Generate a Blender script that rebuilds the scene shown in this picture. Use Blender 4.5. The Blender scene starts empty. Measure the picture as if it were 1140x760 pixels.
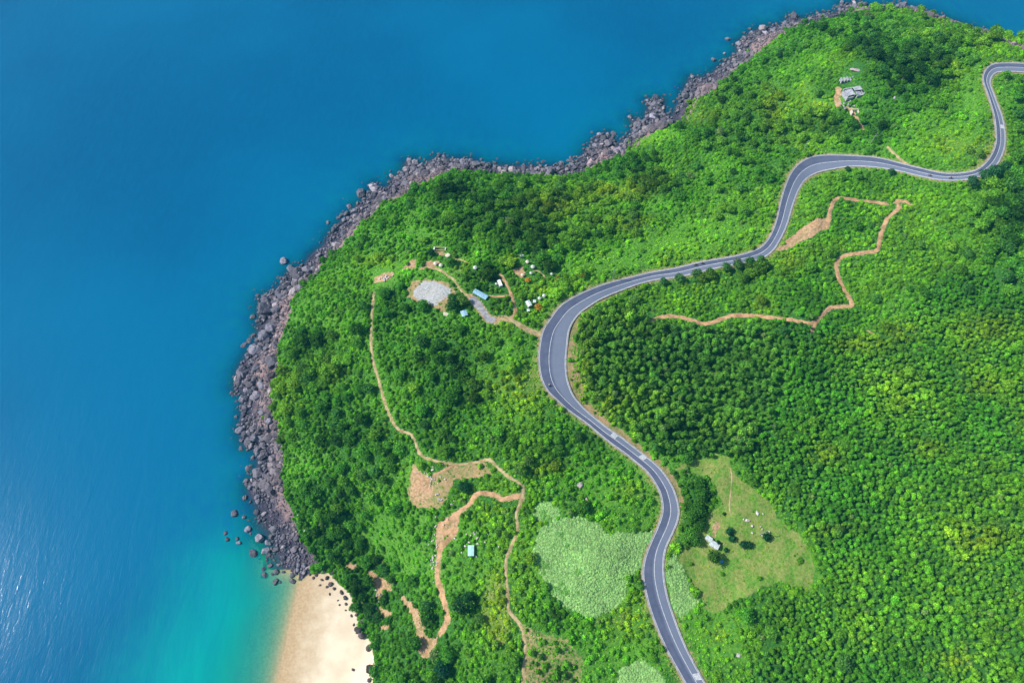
import bpy, math, random
import numpy as np
from mathutils import Vector, Matrix

random.seed(7)
RNG = np.random.default_rng(7)
S = bpy.context.scene
COL = S.collection

# ------------------------------------------------------------------ camera
CAM_H, TILT = 330.0, math.radians(27.0)
LENS = 24.0
HAZE = 0.0001
FPX = 1140 * LENS / 36.0
cd = bpy.data.cameras.new('camera')
cam = bpy.data.objects.new('camera', cd); COL.objects.link(cam)
cd.lens = LENS; cd.sensor_width = 36.0; cd.clip_start = 1.0; cd.clip_end = 30000.0
cam.location = (0, 0, CAM_H); cam.rotation_euler = (TILT, 0, 0)
S.camera = cam
FWD = np.array([0, math.sin(TILT), -math.cos(TILT)])
UPV = np.array([0, math.cos(TILT), math.sin(TILT)])

def project(x, y, z):
    dx, dy, dz = x, y, z - CAM_H
    d = dy * FWD[1] + dz * FWD[2]
    d = np.where(d < 1.0, 1.0, d)
    u = dy * UPV[1] + dz * UPV[2]
    return 570 + FPX * dx / d, 380 - FPX * u / d, d

def on_plane(px, py, z):
    dx = (px - 570) / FPX; u = (380 - py) / FPX
    dy = FWD[1] + u * UPV[1]; dz = FWD[2] + u * UPV[2]
    t = (z - CAM_H) / dz
    return dx * t, dy * t

# ------------------------------------------------------------------ numeric helpers
def _hash(ix, iy, s):
    h = (ix.astype(np.int64) * 374761393 + iy.astype(np.int64) * 668265263 + s * 2147483647) & 0xffffffff
    h = ((h ^ (h >> 13)) * 1274126177) & 0xffffffff
    return ((h ^ (h >> 16)) & 0xffffff) / float(0xffffff)

def vnoise(x, y, s=0):
    x = np.asarray(x, float); y = np.asarray(y, float)
    ix = np.floor(x); iy = np.floor(y); fx = x - ix; fy = y - iy
    fx = fx * fx * (3 - 2 * fx); fy = fy * fy * (3 - 2 * fy)
    a = _hash(ix, iy, s); b = _hash(ix + 1, iy, s); c = _hash(ix, iy + 1, s); d = _hash(ix + 1, iy + 1, s)
    return (a * (1 - fx) + b * fx) * (1 - fy) + (c * (1 - fx) + d * fx) * fy

def fbm(x, y, sc, oc=3, s=0):
    x = np.asarray(x, float); y = np.asarray(y, float)
    t = 0; a = 1; n = 0; f = 1.0 / sc
    for k in range(oc):
        t = t + a * vnoise(x * f + 17.3 * k, y * f - 9.1 * k, s + k); n += a; a *= .5; f *= 2.03
    return t / n

def sstep(a, b, x):
    t = np.clip((x - a) / (b - a), 0, 1); return t * t * (3 - 2 * t)

def seg_dist(x, y, pts, vals=None):
    best = np.full(x.shape, 1e9); bv = np.zeros(x.shape)
    for i in range(len(pts) - 1):
        ax, ay = pts[i][:2]; bx, by = pts[i + 1][:2]
        vx, vy = bx - ax, by - ay; L = vx * vx + vy * vy + 1e-9
        t = np.clip(((x - ax) * vx + (y - ay) * vy) / L, 0, 1)
        d = np.hypot(x - ax - t * vx, y - ay - t * vy)
        m = d < best; best = np.where(m, d, best)
        if vals is not None: bv = np.where(m, vals[i] * (1 - t) + vals[i + 1] * t, bv)
    return (best, bv) if vals is not None else best

def inside(x, y, poly):
    r = np.zeros(np.shape(x), bool); n = len(poly)
    for i in range(n):
        x1, y1 = poly[i][:2]; x2, y2 = poly[(i + 1) % n][:2]
        if y1 == y2: continue
        c = ((y1 > y) != (y2 > y)) & (x < (x2 - x1) * (y - y1) / (y2 - y1) + x1)
        r ^= c
    return r

def catmull(P, n):
    P = [np.array(p, float) for p in P]
    Q = [2 * P[0] - P[1]] + P + [2 * P[-1] - P[-2]]
    out = []
    for i in range(1, len(Q) - 2):
        for k in range(n):
            t = k / n
            out.append(.5 * ((2 * Q[i]) + (-Q[i-1] + Q[i+1]) * t + (2*Q[i-1] - 5*Q[i] + 4*Q[i+1] - Q[i+2]) * t*t + (-Q[i-1] + 3*Q[i] - 3*Q[i+1] + Q[i+2]) * t**3))
    out.append(P[-1]); return np.array(out)

# ------------------------------------------------------------------ survey of the coast (map sheet coordinates)
WATER = [(308,760),(313,735),(320,705),(328,670),(333,650),(333,638),(318,632),(311,618),(304,596),(290,580),(289,564),(279,550),(277,537),(288,524),(288,512),
 (286,500),(272,493),(267,478),(271,456),(272,440),(262,431),(265,414),(277,392),(288,379),(288,362),(289,345),(292,332),(306,325),(317,313),(324,300),(338,298),(346,285),
 (361,273),(370,257),(385,242),(397,230),(410,220),(416,206),(424,210),(433,208),(438,198),(449,192),(452,181),(461,179),(471,186),(486,176),(503,178),(520,178),(540,184),(570,186),
 (600,186),(638,186),(649,173),(658,162),(668,152),(677,149),(688,162),(695,156),(707,145),(703,133),(717,136),(722,120),(722,112),(738,111),(738,127),(748,131),(758,109),
 (768,88),(788,86),(807,70),(821,60),(821,48),(834,38),(849,31),(871,28),(881,18),(896,22),(913,16),(931,15),(937,5),(957,3),(970,8),(990,6),(1012,8),(1040,17),(1075,29),(1100,37),(1140,52),(1200,78)]
VEG = [(415,760),(417,745),(415,718),(400,699),(396,680),(389,659),(375,648),(366,637),(355,621),(338,604),(331,584),(324,564),(319,545),(319,520),(319,512),(314,478),(306,453),(306,438),(314,404),
 (316,372),(324,355),(327,341),(338,322),(357,308),(365,290),(378,278),(392,266),(405,251),(425,234),(437,224),(461,217),(476,202),(496,197),(513,192),(540,195),(570,198),(600,200),(640,197),
 (656,189),(680,180),(692,178),(700,168),(712,157),(730,150),(746,140),(756,128),(775,113),(800,103),(815,86),(840,68),(856,53),(876,39),(900,28),(915,24),(935,18),(955,13),(970,13),(985,11),(1010,13),(1040,22),(1075,34),(1100,42),(1140,57)]
SHORE = [( -140, -260)] + []
cw = [on_plane(a, b, 0.0) for a, b in WATER]
cw = [(-900, -3000), (-300, -900), (-150, -260), (-112, -60)] + cw + [(560, 360), (900, 470), (3200, 1100)]
LANDPOLY = cw + [(3200, -3000)]
bw = [on_plane(300, 790, 0), on_plane(345, 700, 0), on_plane(358, 668, 0)]
bw = [(-95, -120)] + bw

def base_height(x, y):
    d = seg_dist(x, y, cw)
    ins = inside(x, y, LANDPOLY)
    wb = 1 - sstep(26, 52, seg_dist(x, y, bw))
    n = fbm(x, y, 90, 4, 3) - .5
    n2 = fbm(x, y, 22, 3, 9) - .5
    slope = d * .16 * (1 - np.exp(-d / 7)) 
    rise = 46 * (1 - np.exp(-np.clip(d - 8, 0, None) / 62.)) 
    east = 26 * sstep(60, 420, x) * sstep(10, 90, d)
    far = .10 * np.clip(d - 260, 0, 1200)
    land = np.minimum(slope, 2.2) + rise + east + far + (n * 20 + n2 * 3.2) * sstep(8, 80, d)
    hol = np.exp(-(((x - 255) / 45) ** 2 + ((y - 375) / 28) ** 2)) * 9
    land = land - hol * sstep(20, 60, d)
    flat = np.minimum(d * .07, 2.6) + .22 * np.clip(d - 36, 0, 60)
    land = land * (1 - wb) + np.minimum(flat, land) * wb
    ks = 1 - sstep(20, 75, seg_dist(x, y, bw))
    sea = -(np.minimum(d * (.16 * (1 - ks) + .05 * ks), 14))
    return np.where(ins, land, sea), d, ins

def axis(a, b, lo, hi, n):
    core = np.arange(a, b + .5, 1.0)
    g = np.geomspace(1.0, abs(lo - a), n)[::-1]
    left = a - g
    right = b + np.geomspace(1.0, abs(hi - b), n)
    return np.concatenate([left, core, right])
XS = axis(-190, 530, -1500, 3000, 26)
YS = axis(-60, 540, -1500, 2000, 26)
GX, GY = np.meshgrid(XS, YS)
GZ, GD, GIN = base_height(GX, GY)

def bil(A, x, y):
    x = np.clip(x, XS[0], XS[-1] - 1e-3); y = np.clip(y, YS[0], YS[-1] - 1e-3)
    i = np.clip(np.searchsorted(XS, x, side='right') - 1, 0, len(XS) - 2); j = np.clip(np.searchsorted(YS, y, side='right') - 1, 0, len(YS) - 2)
    fx = (x - XS[i]) / (XS[i+1] - XS[i]); fy = (y - YS[j]) / (YS[j+1] - YS[j])
    return (A[j, i] * (1 - fx) + A[j, i+1] * fx) * (1 - fy) + (A[j+1, i] * (1 - fx) + A[j+1, i+1] * fx) * fy
def hz(x, y): return bil(GZ, np.asarray(x, float), np.asarray(y, float))

def ground_at(px, py):
    """where the line of sight of the survey first meets the terrain"""
    dx = (px - 570) / FPX; u = (380 - py) / FPX
    dy = FWD[1] + u * UPV[1]; dz = FWD[2] + u * UPV[2]
    t = np.arange((120 - CAM_H) / dz, (-20 - CAM_H) / dz, 1.5)
    x = dx * t; y = dy * t; z = CAM_H + dz * t
    h = hz(x, y); k = np.argmax(z <= h)
    if z[k] > h[k]: k = len(t) - 1
    a, b = t[max(k-1, 0)], t[k]
    for _ in range(12):
        m = .5 * (a + b)
        if CAM_H + dz * m <= float(hz(dx * m, dy * m)): b = m
        else: a = m
    return np.array([dx * b, dy * b, float(hz(dx * b, dy * b))])

# ------------------------------------------------------------------ road survey: left edge, right edge, centre-line fraction
RD = [(800,830,822,820,.55),(784,800,806,795,.57),(762,760,784,757,.58),(740,721,763,718,.58),(725,685,749,682,.57),(718,659,742,657,.56),(715,634,739,634,.55),(721,610,741,611,.52),(732,585,752,588,.52),
 (737,567,757,568,.5),(734.5,550,752,548,.5),(731,542,748.5,540,.5),(725,532,742,529,.5),(717,522.6,732,517.5,.5),(705,513,717,505.5,.5),(693.5,504,703.5,495.5,.5),(681,495,690.5,485,.5),(669.5,486,678.5,477,.5),(652,472,661.5,463.5,.48),
 (640,463,652,455.5,.46),(629.5,455,645,448,.44),(619,445,638.5,440,.42),(610,436,635,432,.4),(603.7,425,632,423,.39),(600.5,412.6,630.5,412,.38),(599.3,400,630.3,400,.38),(599.7,388,631.5,388,.38),(601.5,376,632.5,377,.4),
 (604.6,366,634,368,.42),(611,356,638,359,.45),(622,342,645,349.5,.48),(637,331,656,341.5,.5),(655,322,670,333,.5),(675,315,688,325,.5),(700,309,709,318,.5),(725,303.5,732,312.8,.5),(752,298,756,308.6,.5),
 (780,291.5,784,302.5,.5),(812,285,816,294.5,.5),(835,280.5,843,289.5,.5),(849,273,859,281.5,.5),(858.5,259,869,267,.5),(864,243,877,250,.5),(868,226,883,231,.5),(873,207,889,213,.5),(882,190,897,199.5,.5),(899,178.5,909,192,.5),
 (921.5,174,925,188,.5),(948.6,173,948,186.5,.5),(978,175,976,187,.5),(1002.7,181.5,999,190.5,.5),(1027,188,1024,197,.5),(1052,192,1051,201,.5),(1076.5,191,1079,200.5,.5),(1091,186,1098,193.5,.5),(1101.5,175,1112,182.5,.5),
 (1107,160,1120,164,.5),(1107,146,1120,148,.5),(1105.5,132,1117,131,.5),(1102,118,1113,118.5,.5),(1097,102,1107.5,102.5,.5),(1093,89,1103.5,91.5,.5),(1095.5,79,1105.5,84.5,.5),(1103,73,1110,81.3,.5),(1117,71,1119,80.2,.5),(1140,72,1140,80.3,.5),(1175,76,1173,84,.5)]
key = []
for lx, ly, rx, ry, c in RD:
    L = ground_at(lx, ly); R = ground_at(rx, ry); key.append([*L[:2], *R[:2], c])
NS = 8
RS = catmull(key, NS)
def smooth(A, n):
    k = np.ones(n) / n
    return np.stack([np.convolve(np.pad(A[:, i], n // 2, mode='edge'), k, mode='valid') for i in range(A.shape[1])], 1)
RS = smooth(RS, 7)
RL, RR = RS[:, 0:2], RS[:, 2:4]
RC = (RL + RR) / 2
rz = hz(RC[:, 0], RC[:, 1])[:, None]
for _ in range(3): rz = smooth(rz, 15)
RZ = rz[:, 0] + .2
RW = np.hypot(*(RL - RR).T) / 2
# grade the terrain to the road
near = (GX > -60) & (GX < 560) & (GY > -80) & (GY < 520)
ROADPTS = [tuple(p) for p in RC[::2]]
dist = np.full(GX.shape, 999.); zv = np.zeros(GX.shape)
dn, zn = seg_dist(GX[near], GY[near], ROADPTS, RZ[::2])
dist[near] = dn; zv[near] = zn
dn, wn = seg_dist(GX[near], GY[near], ROADPTS, RW[::2]); wv = np.full(GX.shape, 4.); wv[near] = wn
ROADD = dist - wv
wr = 1 - sstep(1.6, 13, ROADD)
GZ = np.where(GIN, GZ * (1 - wr) + (zv - .25) * wr, GZ)

# ------------------------------------------------------------------ vegetation and ground cover maps
def C(ox, oy, pts, s=4.064): return [(ox + a / s, oy + b / s) for a, b in pts]
PALE = [C(580,573,[(60,180),(75,80),(130,20),(230,0),(330,30),(380,75),(480,90),(590,70),(575,130),(540,175),(545,240),(490,280),(470,380),(430,425),(360,450),(310,480),(270,460),(200,410),(130,370),(100,290)]),
        C(580,573,[(665,180),(700,170),(730,260),(770,340),(800,380),(760,440),(720,475),(695,460),(672,380),(658,280)]),
        C(580,573,[(450,700),(540,650),(620,700),(680,790),(440,790)]), C(580,420,[(60,600),(90,550),(150,560),(175,620),(130,660),(70,650)])]
CLEAR = [(750,523),(762,513.5),(791,510),(809,510),(816,523),(836,541),(860,560),(875,578),(892,598),(902,617),(905,639),(904,654),(890,656),(872,648),(860,656),(841,661),(826,664),(811,672),(797,686),(782,672),(774,654),(762,634),(756,617),(770,600),(800,560),(790,530)]
YARD = C(400,240,[(205,345),(240,300),(270,285),(340,275),(400,300),(450,340),(440,370),(405,400),(400,440),(350,430),(290,405),(210,370)])
GRAV = C(400,240,[(236,335),(285,300),(340,290),(420,330),(432,350),(400,370),(362,382),(340,412),(290,390),(245,362)])
BROWN = C(400,420,[(240,375),(300,450),(420,405),(560,385),(610,400),(590,440),(500,460),(420,470),(400,540),(380,580),(330,600),(250,590),(225,530)])
BUSHY = C(580,573,[(10,500),(120,530),(230,560),(290,640),(290,790),(20,790)])
YELLOW = C(400,573,[(545,260),(640,230),(660,330),(690,470),(700,560),(600,600),(550,480)])
DIRT = [C(860,150,[(20,532),(60,470),(140,420),(210,378),(252,380),(247,425),(180,460),(120,490),(60,520)]),
        C(400,573,[(270,560),(300,545),(355,560),(350,600),(330,645),(290,655),(262,620)]),
        C(400,573,[(190,355),(240,400),(290,470),(300,520),(285,560),(265,545),(240,460),(190,385)]),
        C(400,573,[(40,238),(80,270),(150,310),(155,345),(110,345),(100,420),(150,440),(140,470),(110,465),(85,400),(75,330),(45,270)]),
        C(400,573,[(80,510),(120,490),(150,510),(110,525)]), C(400,420,[(245,400),(300,440),(330,500),(300,570),(255,560),(235,520)]), C(400,573,[(350,40),(400,10),(450,5),(440,70),(385,100),(350,160)]), C(240,520,[(585,430),(640,435),(640,455),(590,450)]),
        C(520,280,[(590,190),(650,150),(690,200),(690,300),(640,320),(600,280),(540,240)],10.86),
        C(440,265,[(555,190),(700,200),(710,235),(640,250),(570,225)],12.67),
        C(440,265,[(130,400),(230,290),(300,300),(290,420),(60,480)],12.67), C(440,265,[(390,360),(500,300),(600,330),(640,380),(500,410),(380,405)],12.67),
        [(416,309),(428,303),(440,304),(432,313),(418,315)],
        C(740,560,[(500,240),(560,180),(580,240),(540,330),(530,400),(500,360)],9.5),
        [(940,116),(950,122),(958,136),(964,146),(958,144),(948,130)],[(928,96),(935,96),(938,118),(930,120)]]
PLANT = [(860,352),(900,352),(960,380),(1010,350),(1060,300),(1100,300),(1180,260),(1250,900),(780,900),(815,790),(840,740),(860,700),(840,690),(870,668),(912,662),(914,630),(900,595),(870,560),(840,532),(822,512),(850,478),(872,430)]
TALL = [(640,350),(665,338),(700,345),(740,362),(800,366),(850,368),(868,400),(850,470),(822,508),(760,508),(730,505),(700,480),(672,455),(650,430),(643,395)]
BIG = [(1066,206),(1100,196),(1125,180),(1132,120),(1200,60),(1200,330),(1120,330),(1095,300),(1080,250)]
RIGHTSCRUB = [(690,330),(760,316),(860,290),(880,262),(900,205),(1000,198),(1060,206),(1095,300),(1060,300),(1010,350),(960,380),(900,352),(860,360),(750,360)]
# (cx, cy, rx, ry, tree_gain)  dark tree clumps (+) and open bright scrub (-)
CL = [(505,212,22,13,.8),(545,243,55,24,.8),(612,228,40,20,.6),(600,266,38,14,.6),(715,203,14,24,.8),(742,210,22,14,.7),(700,188,14,10,.6),(805,106,26,15,.6),(832,130,30,20,.7),(788,150,30,12,.5),
 (912,130,24,14,.7),(1000,66,52,16,1.),(958,54,22,12,.7),(1062,42,25,10,.6),(1035,75,30,13,.8),(1012,100,32,18,.6),(925,140,32,12,.6),(975,140,20,12,.7),(350,380,26,16,.6),(343,430,26,34,.7),
 (375,402,20,16,.5),(398,482,42,16,.7),(372,560,26,22,.8),(356,600,18,22,.6),(500,392,38,20,.6),(455,410,26,16,.3),(512,440,36,22,.6),(515,672,17,12,1.2),(495,742,13,10,1.2),(774,556,16,20,1.4),
 (778,598,16,16,1.4),(786,620,12,8,1.2),(645,668,20,14,.5),(622,690,15,10,.5),(518,541,11,8,1.),(560,335,26,16,1.),(545,305,22,14,1.),(505,325,12,8,.6),(395,640,10,20,.8),(400,670,12,22,.7),(425,700,14,24,.6),(605,300,20,14,.7),
 (430,655,12,14,.5),(470,725,25,18,.4),(640,455,30,12,.2),(655,485,25,16,.5),(560,560,20,10,.4),(1120,240,30,60,.8),(750,300,60,9,.0),(770,310,50,9,1.),(825,300,35,9,1.),(690,335,14,7,.5),(615,520,30,12,.4),(870,700,18,18,.6),(860,720,25,20,.4),
 (430,300,40,12,-.7),(465,262,34,10,-.7),(470,240,18,6,-.4),(740,152,30,9,-.9),(722,228,60,9,-.6),(800,258,62,12,-.8),(745,275,60,9,-.8),(690,292,50,8,-.8),(640,295,18,7,-.5),(822,112,10,8,-.5),
 (560,462,34,18,-.3),(592,425,14,40,-.8),(625,470,22,12,-.4),(660,530,40,18,-.7),(700,560,30,26,-.8),(430,592,24,18,-.6),(452,620,26,18,-.4),(480,640,22,20,-.5),(350,520,16,9,-.4),(895,98,9,10,-.9),(915,116,20,6,-.9),
 (1060,150,30,22,-.7),(1010,165,30,12,-.7),(1085,110,20,25,-.6),(690,720,35,30,-.8),(640,720,30,30,-.8),(690,690,25,14,-.8),(790,720,40,40,-.7),(530,650,25,20,-.4),(540,720,30,25,-.5),(600,640,14,30,-.3),(520,590,30,16,-.5),
 (640,400,10,30,-.9),(660,435,14,14,-.6),(530,290,18,10,-.8),(596,318,12,9,-.6),(568,290,10,5,-.8),(455,300,30,8,-.7),(930,60,30,14,-.4),(870,80,20,14,-.4),(400,320,40,14,-.3),(370,350,30,16,-.2),(740,515,40,9,-.3)]
YL = [(602,322,9,9),(566,289,9,6),(515,296,10,6),(620,230,40,10),(690,215,40,10),(420,290,30,8),(1100,170,20,12),(895,98,10,10),(915,116,20,6),(1100,365,40,18),(1095,432,22,12),(955,385,34,12),(1000,372,20,14),(880,292,20,14),(650,402,12,36),(672,455,18,14),(568,290,12,6),(590,430,14,30),(555,690,16,40),(690,690,30,20),(800,706,14,14),
      (612,520,30,8),(700,545,20,14),(1060,160,30,14),(930,590,26,8),(1030,500,20,12),(915,508,20,12),(1090,600,30,14),(1060,735,20,12),(500,304,20,6),(780,130,20,12),(860,120,14,30),(700,250,40,14),(560,430,40,20),(640,430,14,14),(850,340,20,14)]

def gsum(px, py, lst, k=4):
    t = np.zeros(np.shape(px))
    for e in lst:
        g = np.exp(-(((px - e[0]) / e[2]) ** 2 + ((py - e[1]) / e[3]) ** 2))
        t = t + g * (e[4] if len(e) > 4 else 1.)
    return t

# dirt tracks: list of (points, half width m, name, label)
TRK = [
 ([(416,325),(415,340),(413.5,372),(414.7,399),(421,421),(427,443),(434,463),(444,478),(459,485),(467.6,505),(478.7,511),(506,517),(528,514.7),(545,512),(555,521),(567,531),(582,541),(581,556),(575,572.5),(576,592),(567,612),(563,627),(565,657),(567,679),(579.6,696),(584.5,720),(583,745),(582,775)], .75, 'narrow winding dirt footpath from the hilltop yard down to the lower edge'),
 ([(581,556),(577,552),(561,555),(546,549),(531,550),(523,560),(508,572),(499,579),(491,585),(493,592),(508,590),(498,602),(490,611),(488,627),(487,642),(491,656),(497,681),(498,691),(489,706)], 1.25, 'broad orange dirt track branching west and down toward the beach'),
 ([(508,517),(500,521),(488,526),(478,532),(470,536)], .6, 'faint dirt spur on the bare brown slope'),
 ([(921,253),(924,234),(931,221.5),(944,221.5),(963,224),(988,227)], 1.2, 'orange dirt track above the tan roadside lay-by'),
 ([(1014,228),(1008,224),(998,224),(1001,231),(990,241),(983,253),(979,268),(976,279),(958,282),(939,285),(931,295),(934,310),(943,327),(948,340),(940,341),(927,342),(921,345),(909,357),(902,360),(882,356),(860,353.5),(846,352),(830,351),(816,351),(801,356),(784,360.5),(757,353),(735,353),(724,359)], 1.15, 'long orange dirt track zigzagging through the eastern scrub'),
 ([(909,357),(905,366),(903,372)], .7, 'short dirt spur below the zigzag track'),
 ([(603,373),(587,367),(581,363.5),(569.5,357),(560,354)], 1.7, 'sandy driveway meeting the asphalt road at the big bend'),
 ([(567,356),(571.6,351),(573.7,346),(571.6,336),(569.5,328),(567,321.6),(561,311),(556,305)], .8, 'dirt lane up between the campsite huts'),
 ([(568,329),(554,330),(545,329)], .7, 'short dirt link to the blue roofed shelter'),
 ([(466.8,299.5),(475.5,297.7),(484,299),(491,301.7),(499,307),(505.5,311.6),(511,319.5),(514,323.4),(524,331)], .75, 'pale curved path round the top of the gravel yard'),
 ([(495,282),(501,285.5),(507,288.5),(515,289.7),(520.5,292.6)], .5, 'thin pale path leading away from the long low shed'),
 ([(813,520),(815,533),(812.5,558),(813,572)], .3, 'worn track crossing the dry clearing'),
 ([(965,367),(974,372),(983,377)], .5, 'small bare scrape in the young plantation'),
 ([(988,163),(994,170),(1002,177),(1010,183)], .8, 'pale eroded track dropping to the upper road'),
 ([(590,304),(597,301),(604,305),(607,310)], .5, 'pale path curling round the camp lawn'),
]
TW = []
for pts, w, lab in TRK:
    g = catmull([ground_at(a, b)[:2] for a, b in pts], 5); TW.append((g, w, lab))
DRIVE = catmull([ground_at(a, b)[:2] for a, b in [(524,331),(530,337),(537,346),(543,354),(552,357)]], 5)

def track_dist(x, y):
    d = np.full(x.shape, 99.)
    for g, w, _ in TW:
        m = (x > g[:,0].min()-12) & (x < g[:,0].max()+12) & (y > g[:,1].min()-12) & (y < g[:,1].max()+12)
        if m.any(): d[m] = np.minimum(d[m], seg_dist(x[m], y[m], g) - w)
    dd = seg_dist(x, y, DRIVE) - 2.6
    return np.minimum(d, dd)

def seaward(q):
    w = min(WATER, key=lambda p: math.hypot(p[0] - q[0], p[1] - q[1])); L = math.hypot(w[0] - q[0], w[1] - q[1]) + 1e-6
    k = min(3.6, L * .3) / L; return (q[0] + (w[0] - q[0]) * k, q[1] + (w[1] - q[1]) * k)
VEG = VEG[:8] + [seaward(q) for q in VEG[8:]]
ROCKPOLY = WATER[4:] + VEG[::-1][:-8]
BEACHPOLY = [(308,800),(300,800)] + WATER[:5] + [(342,640),(366,637)] + VEG[:8][::-1] + [(412,800)]
def anyin(px, py, polys):
    r = np.zeros(np.shape(px), bool)
    for p in polys: r |= inside(px, py, p)
    return r

def maps(x, y, z, jit=2.0):
    px, py, dep = project(x, y, z)
    wx = px + (fbm(x, y, 5, 2, 31) - .5) * 2 * jit * 2; wy = py + (fbm(x, y, 5, 2, 41) - .5) * 2 * jit * 2
    M = {}
    M['px'], M['py'] = px, py
    M['rock'] = inside(wx, wy, ROCKPOLY); M['beach'] = inside(px, py, BEACHPOLY)
    M['pale'] = anyin(wx, wy, PALE); cwx = (fbm(x, y, 9, 3, 131) - .5) * 16; cwy = (fbm(x, y, 9, 3, 141) - .5) * 16
    M['clear'] = inside(wx + cwx, wy + cwy, CLEAR)
    M['yard'] = inside(wx, wy, YARD); M['gravel'] = inside(wx, wy, GRAV)
    M['brown'] = inside(wx, wy, BROWN); M['bushy'] = inside(wx, wy, BUSHY); M['yellowf'] = inside(wx, wy, YELLOW)
    M['dirt'] = anyin(px + (wx - px) * .5, py + (wy - py) * .5, DIRT)
    M['plant'] = inside(wx, wy, PLANT); M['tall'] = inside(wx, wy, TALL); M['big'] = inside(wx, wy, BIG); M['rs'] = inside(wx, wy, RIGHTSCRUB)
    M['cl'] = gsum(px, py, CL); M['yl'] = gsum(px, py, YL)
    return M

# ------------------------------------------------------------------ materials
def mat(name):
    m = bpy.data.materials.new(name); m.use_nodes = True
    nt = m.node_tree; nt.nodes.clear()
    out = nt.nodes.new('ShaderNodeOutputMaterial')
    return m, nt, out
class N:
    def __init__(s, nt): s.nt = nt
    def new(s, t, **k):
        n = s.nt.nodes.new(t)
        for a, b in k.items(): setattr(n, a, b)
        return n
    def link(s, a, b): s.nt.links.new(a, b)
    def val(s, sock, v):
        if hasattr(v, 'is_output') or isinstance(v, bpy.types.NodeSocket): s.link(v, sock)
        elif isinstance(v, tuple) and len(v) == 3 and sock.type == 'RGBA': sock.default_value = (*v, 1)
        else: sock.default_value = v
    def noise(s, scale, detail=3, rough=.55, vec=None, dist=0):
        n = s.new('ShaderNodeTexNoise'); n.inputs['Scale'].default_value = scale; n.inputs['Detail'].default_value = detail
        n.inputs['Roughness'].default_value = rough; n.inputs['Distortion'].default_value = dist
        if vec is not None: s.link(vec, n.inputs['Vector'])
        return n.outputs['Fac']
    def math(s, op, a, b=0., clamp=False):
        n = s.new('ShaderNodeMath', operation=op, use_clamp=clamp); s.val(n.inputs[0], a); s.val(n.inputs[1], b); return n.outputs[0]
    def mix(s, f, a, b, mode='MIX'):
        n = s.new('ShaderNodeMix', data_type='RGBA', blend_type=mode)
        s.val(n.inputs[0], f); s.val(n.inputs[6], a); s.val(n.inputs[7], b); return n.outputs[2]
    def ramp(s, f, lo, hi):
        n = s.new('ShaderNodeMapRange', clamp=True, interpolation_type='SMOOTHSTEP'); s.val(n.inputs[0], f); s.val(n.inputs[1], lo); s.val(n.inputs[2], hi); return n.outputs[0]
    def attr(s, name, t='GEOMETRY'):
        n = s.new('ShaderNodeAttribute', attribute_name=name, attribute_type=t); return n
    def bump(s, h, strength, dist=1.):
        n = s.new('ShaderNodeBump'); n.inputs['Strength'].default_value = strength; n.inputs['Distance'].default_value = dist; s.link(h, n.inputs['Height']); return n.outputs[0]
    def bsdf(s, col, rough=.8, normal=None, spec=.3, metal=0.):
        n = s.new('ShaderNodeBsdfPrincipled'); s.val(n.inputs['Base Color'], col); s.val(n.inputs['Roughness'], rough)
        n.inputs['Specular IOR Level'].default_value = spec; n.inputs['Metallic'].default_value = metal
        if normal is not None: s.link(normal, n.inputs['Normal'])
        return n.outputs[0]
    def pos(s): return s.new('ShaderNodeNewGeometry').outputs['Position']
    def obj(s): return s.new('ShaderNodeTexCoord').outputs['Object']

def simple(name, a, b, scale=2., rough=.7, bump=.2, spec=.3, metal=0.):
    m, nt, out = mat(name); n = N(nt); o = n.obj()
    f = n.noise(scale, 4, .6, o); f2 = n.noise(scale * 7, 2, .6, o)
    ff = n.ramp(n.math('ADD', n.math('MULTIPLY', f, .65), n.math('MULTIPLY', f2, .35)), .38, .62)
    n.link(n.bsdf(n.mix(ff, a, b), rough, n.bump(f2, bump, .05), spec, metal), out.inputs[0]); return m

def foliage_mat(name, default):
    m, nt, out = mat(name); n = N(nt)
    tint = n.attr('tint', 'INSTANCER').outputs['Color']
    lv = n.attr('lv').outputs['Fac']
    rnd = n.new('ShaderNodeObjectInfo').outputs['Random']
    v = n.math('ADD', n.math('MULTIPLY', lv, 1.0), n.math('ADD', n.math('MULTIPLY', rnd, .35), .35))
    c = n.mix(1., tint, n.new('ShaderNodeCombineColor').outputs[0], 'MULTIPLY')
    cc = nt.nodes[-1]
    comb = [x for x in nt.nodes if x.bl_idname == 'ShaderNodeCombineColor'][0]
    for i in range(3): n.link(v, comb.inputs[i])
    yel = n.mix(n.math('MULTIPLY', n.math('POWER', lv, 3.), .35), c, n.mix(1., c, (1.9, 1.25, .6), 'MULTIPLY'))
    b = n.bsdf(yel, .6, None, .08)
    t = n.new('ShaderNodeBsdfTranslucent'); n.link(yel, t.inputs[0])
    mx = n.new('ShaderNodeMixShader'); mx.inputs[0].default_value = .33; n.link(b, mx.inputs[1]); n.link(t.outputs[0], mx.inputs[2])
    n.link(mx.outputs[0], out.inputs[0]); return m

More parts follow.
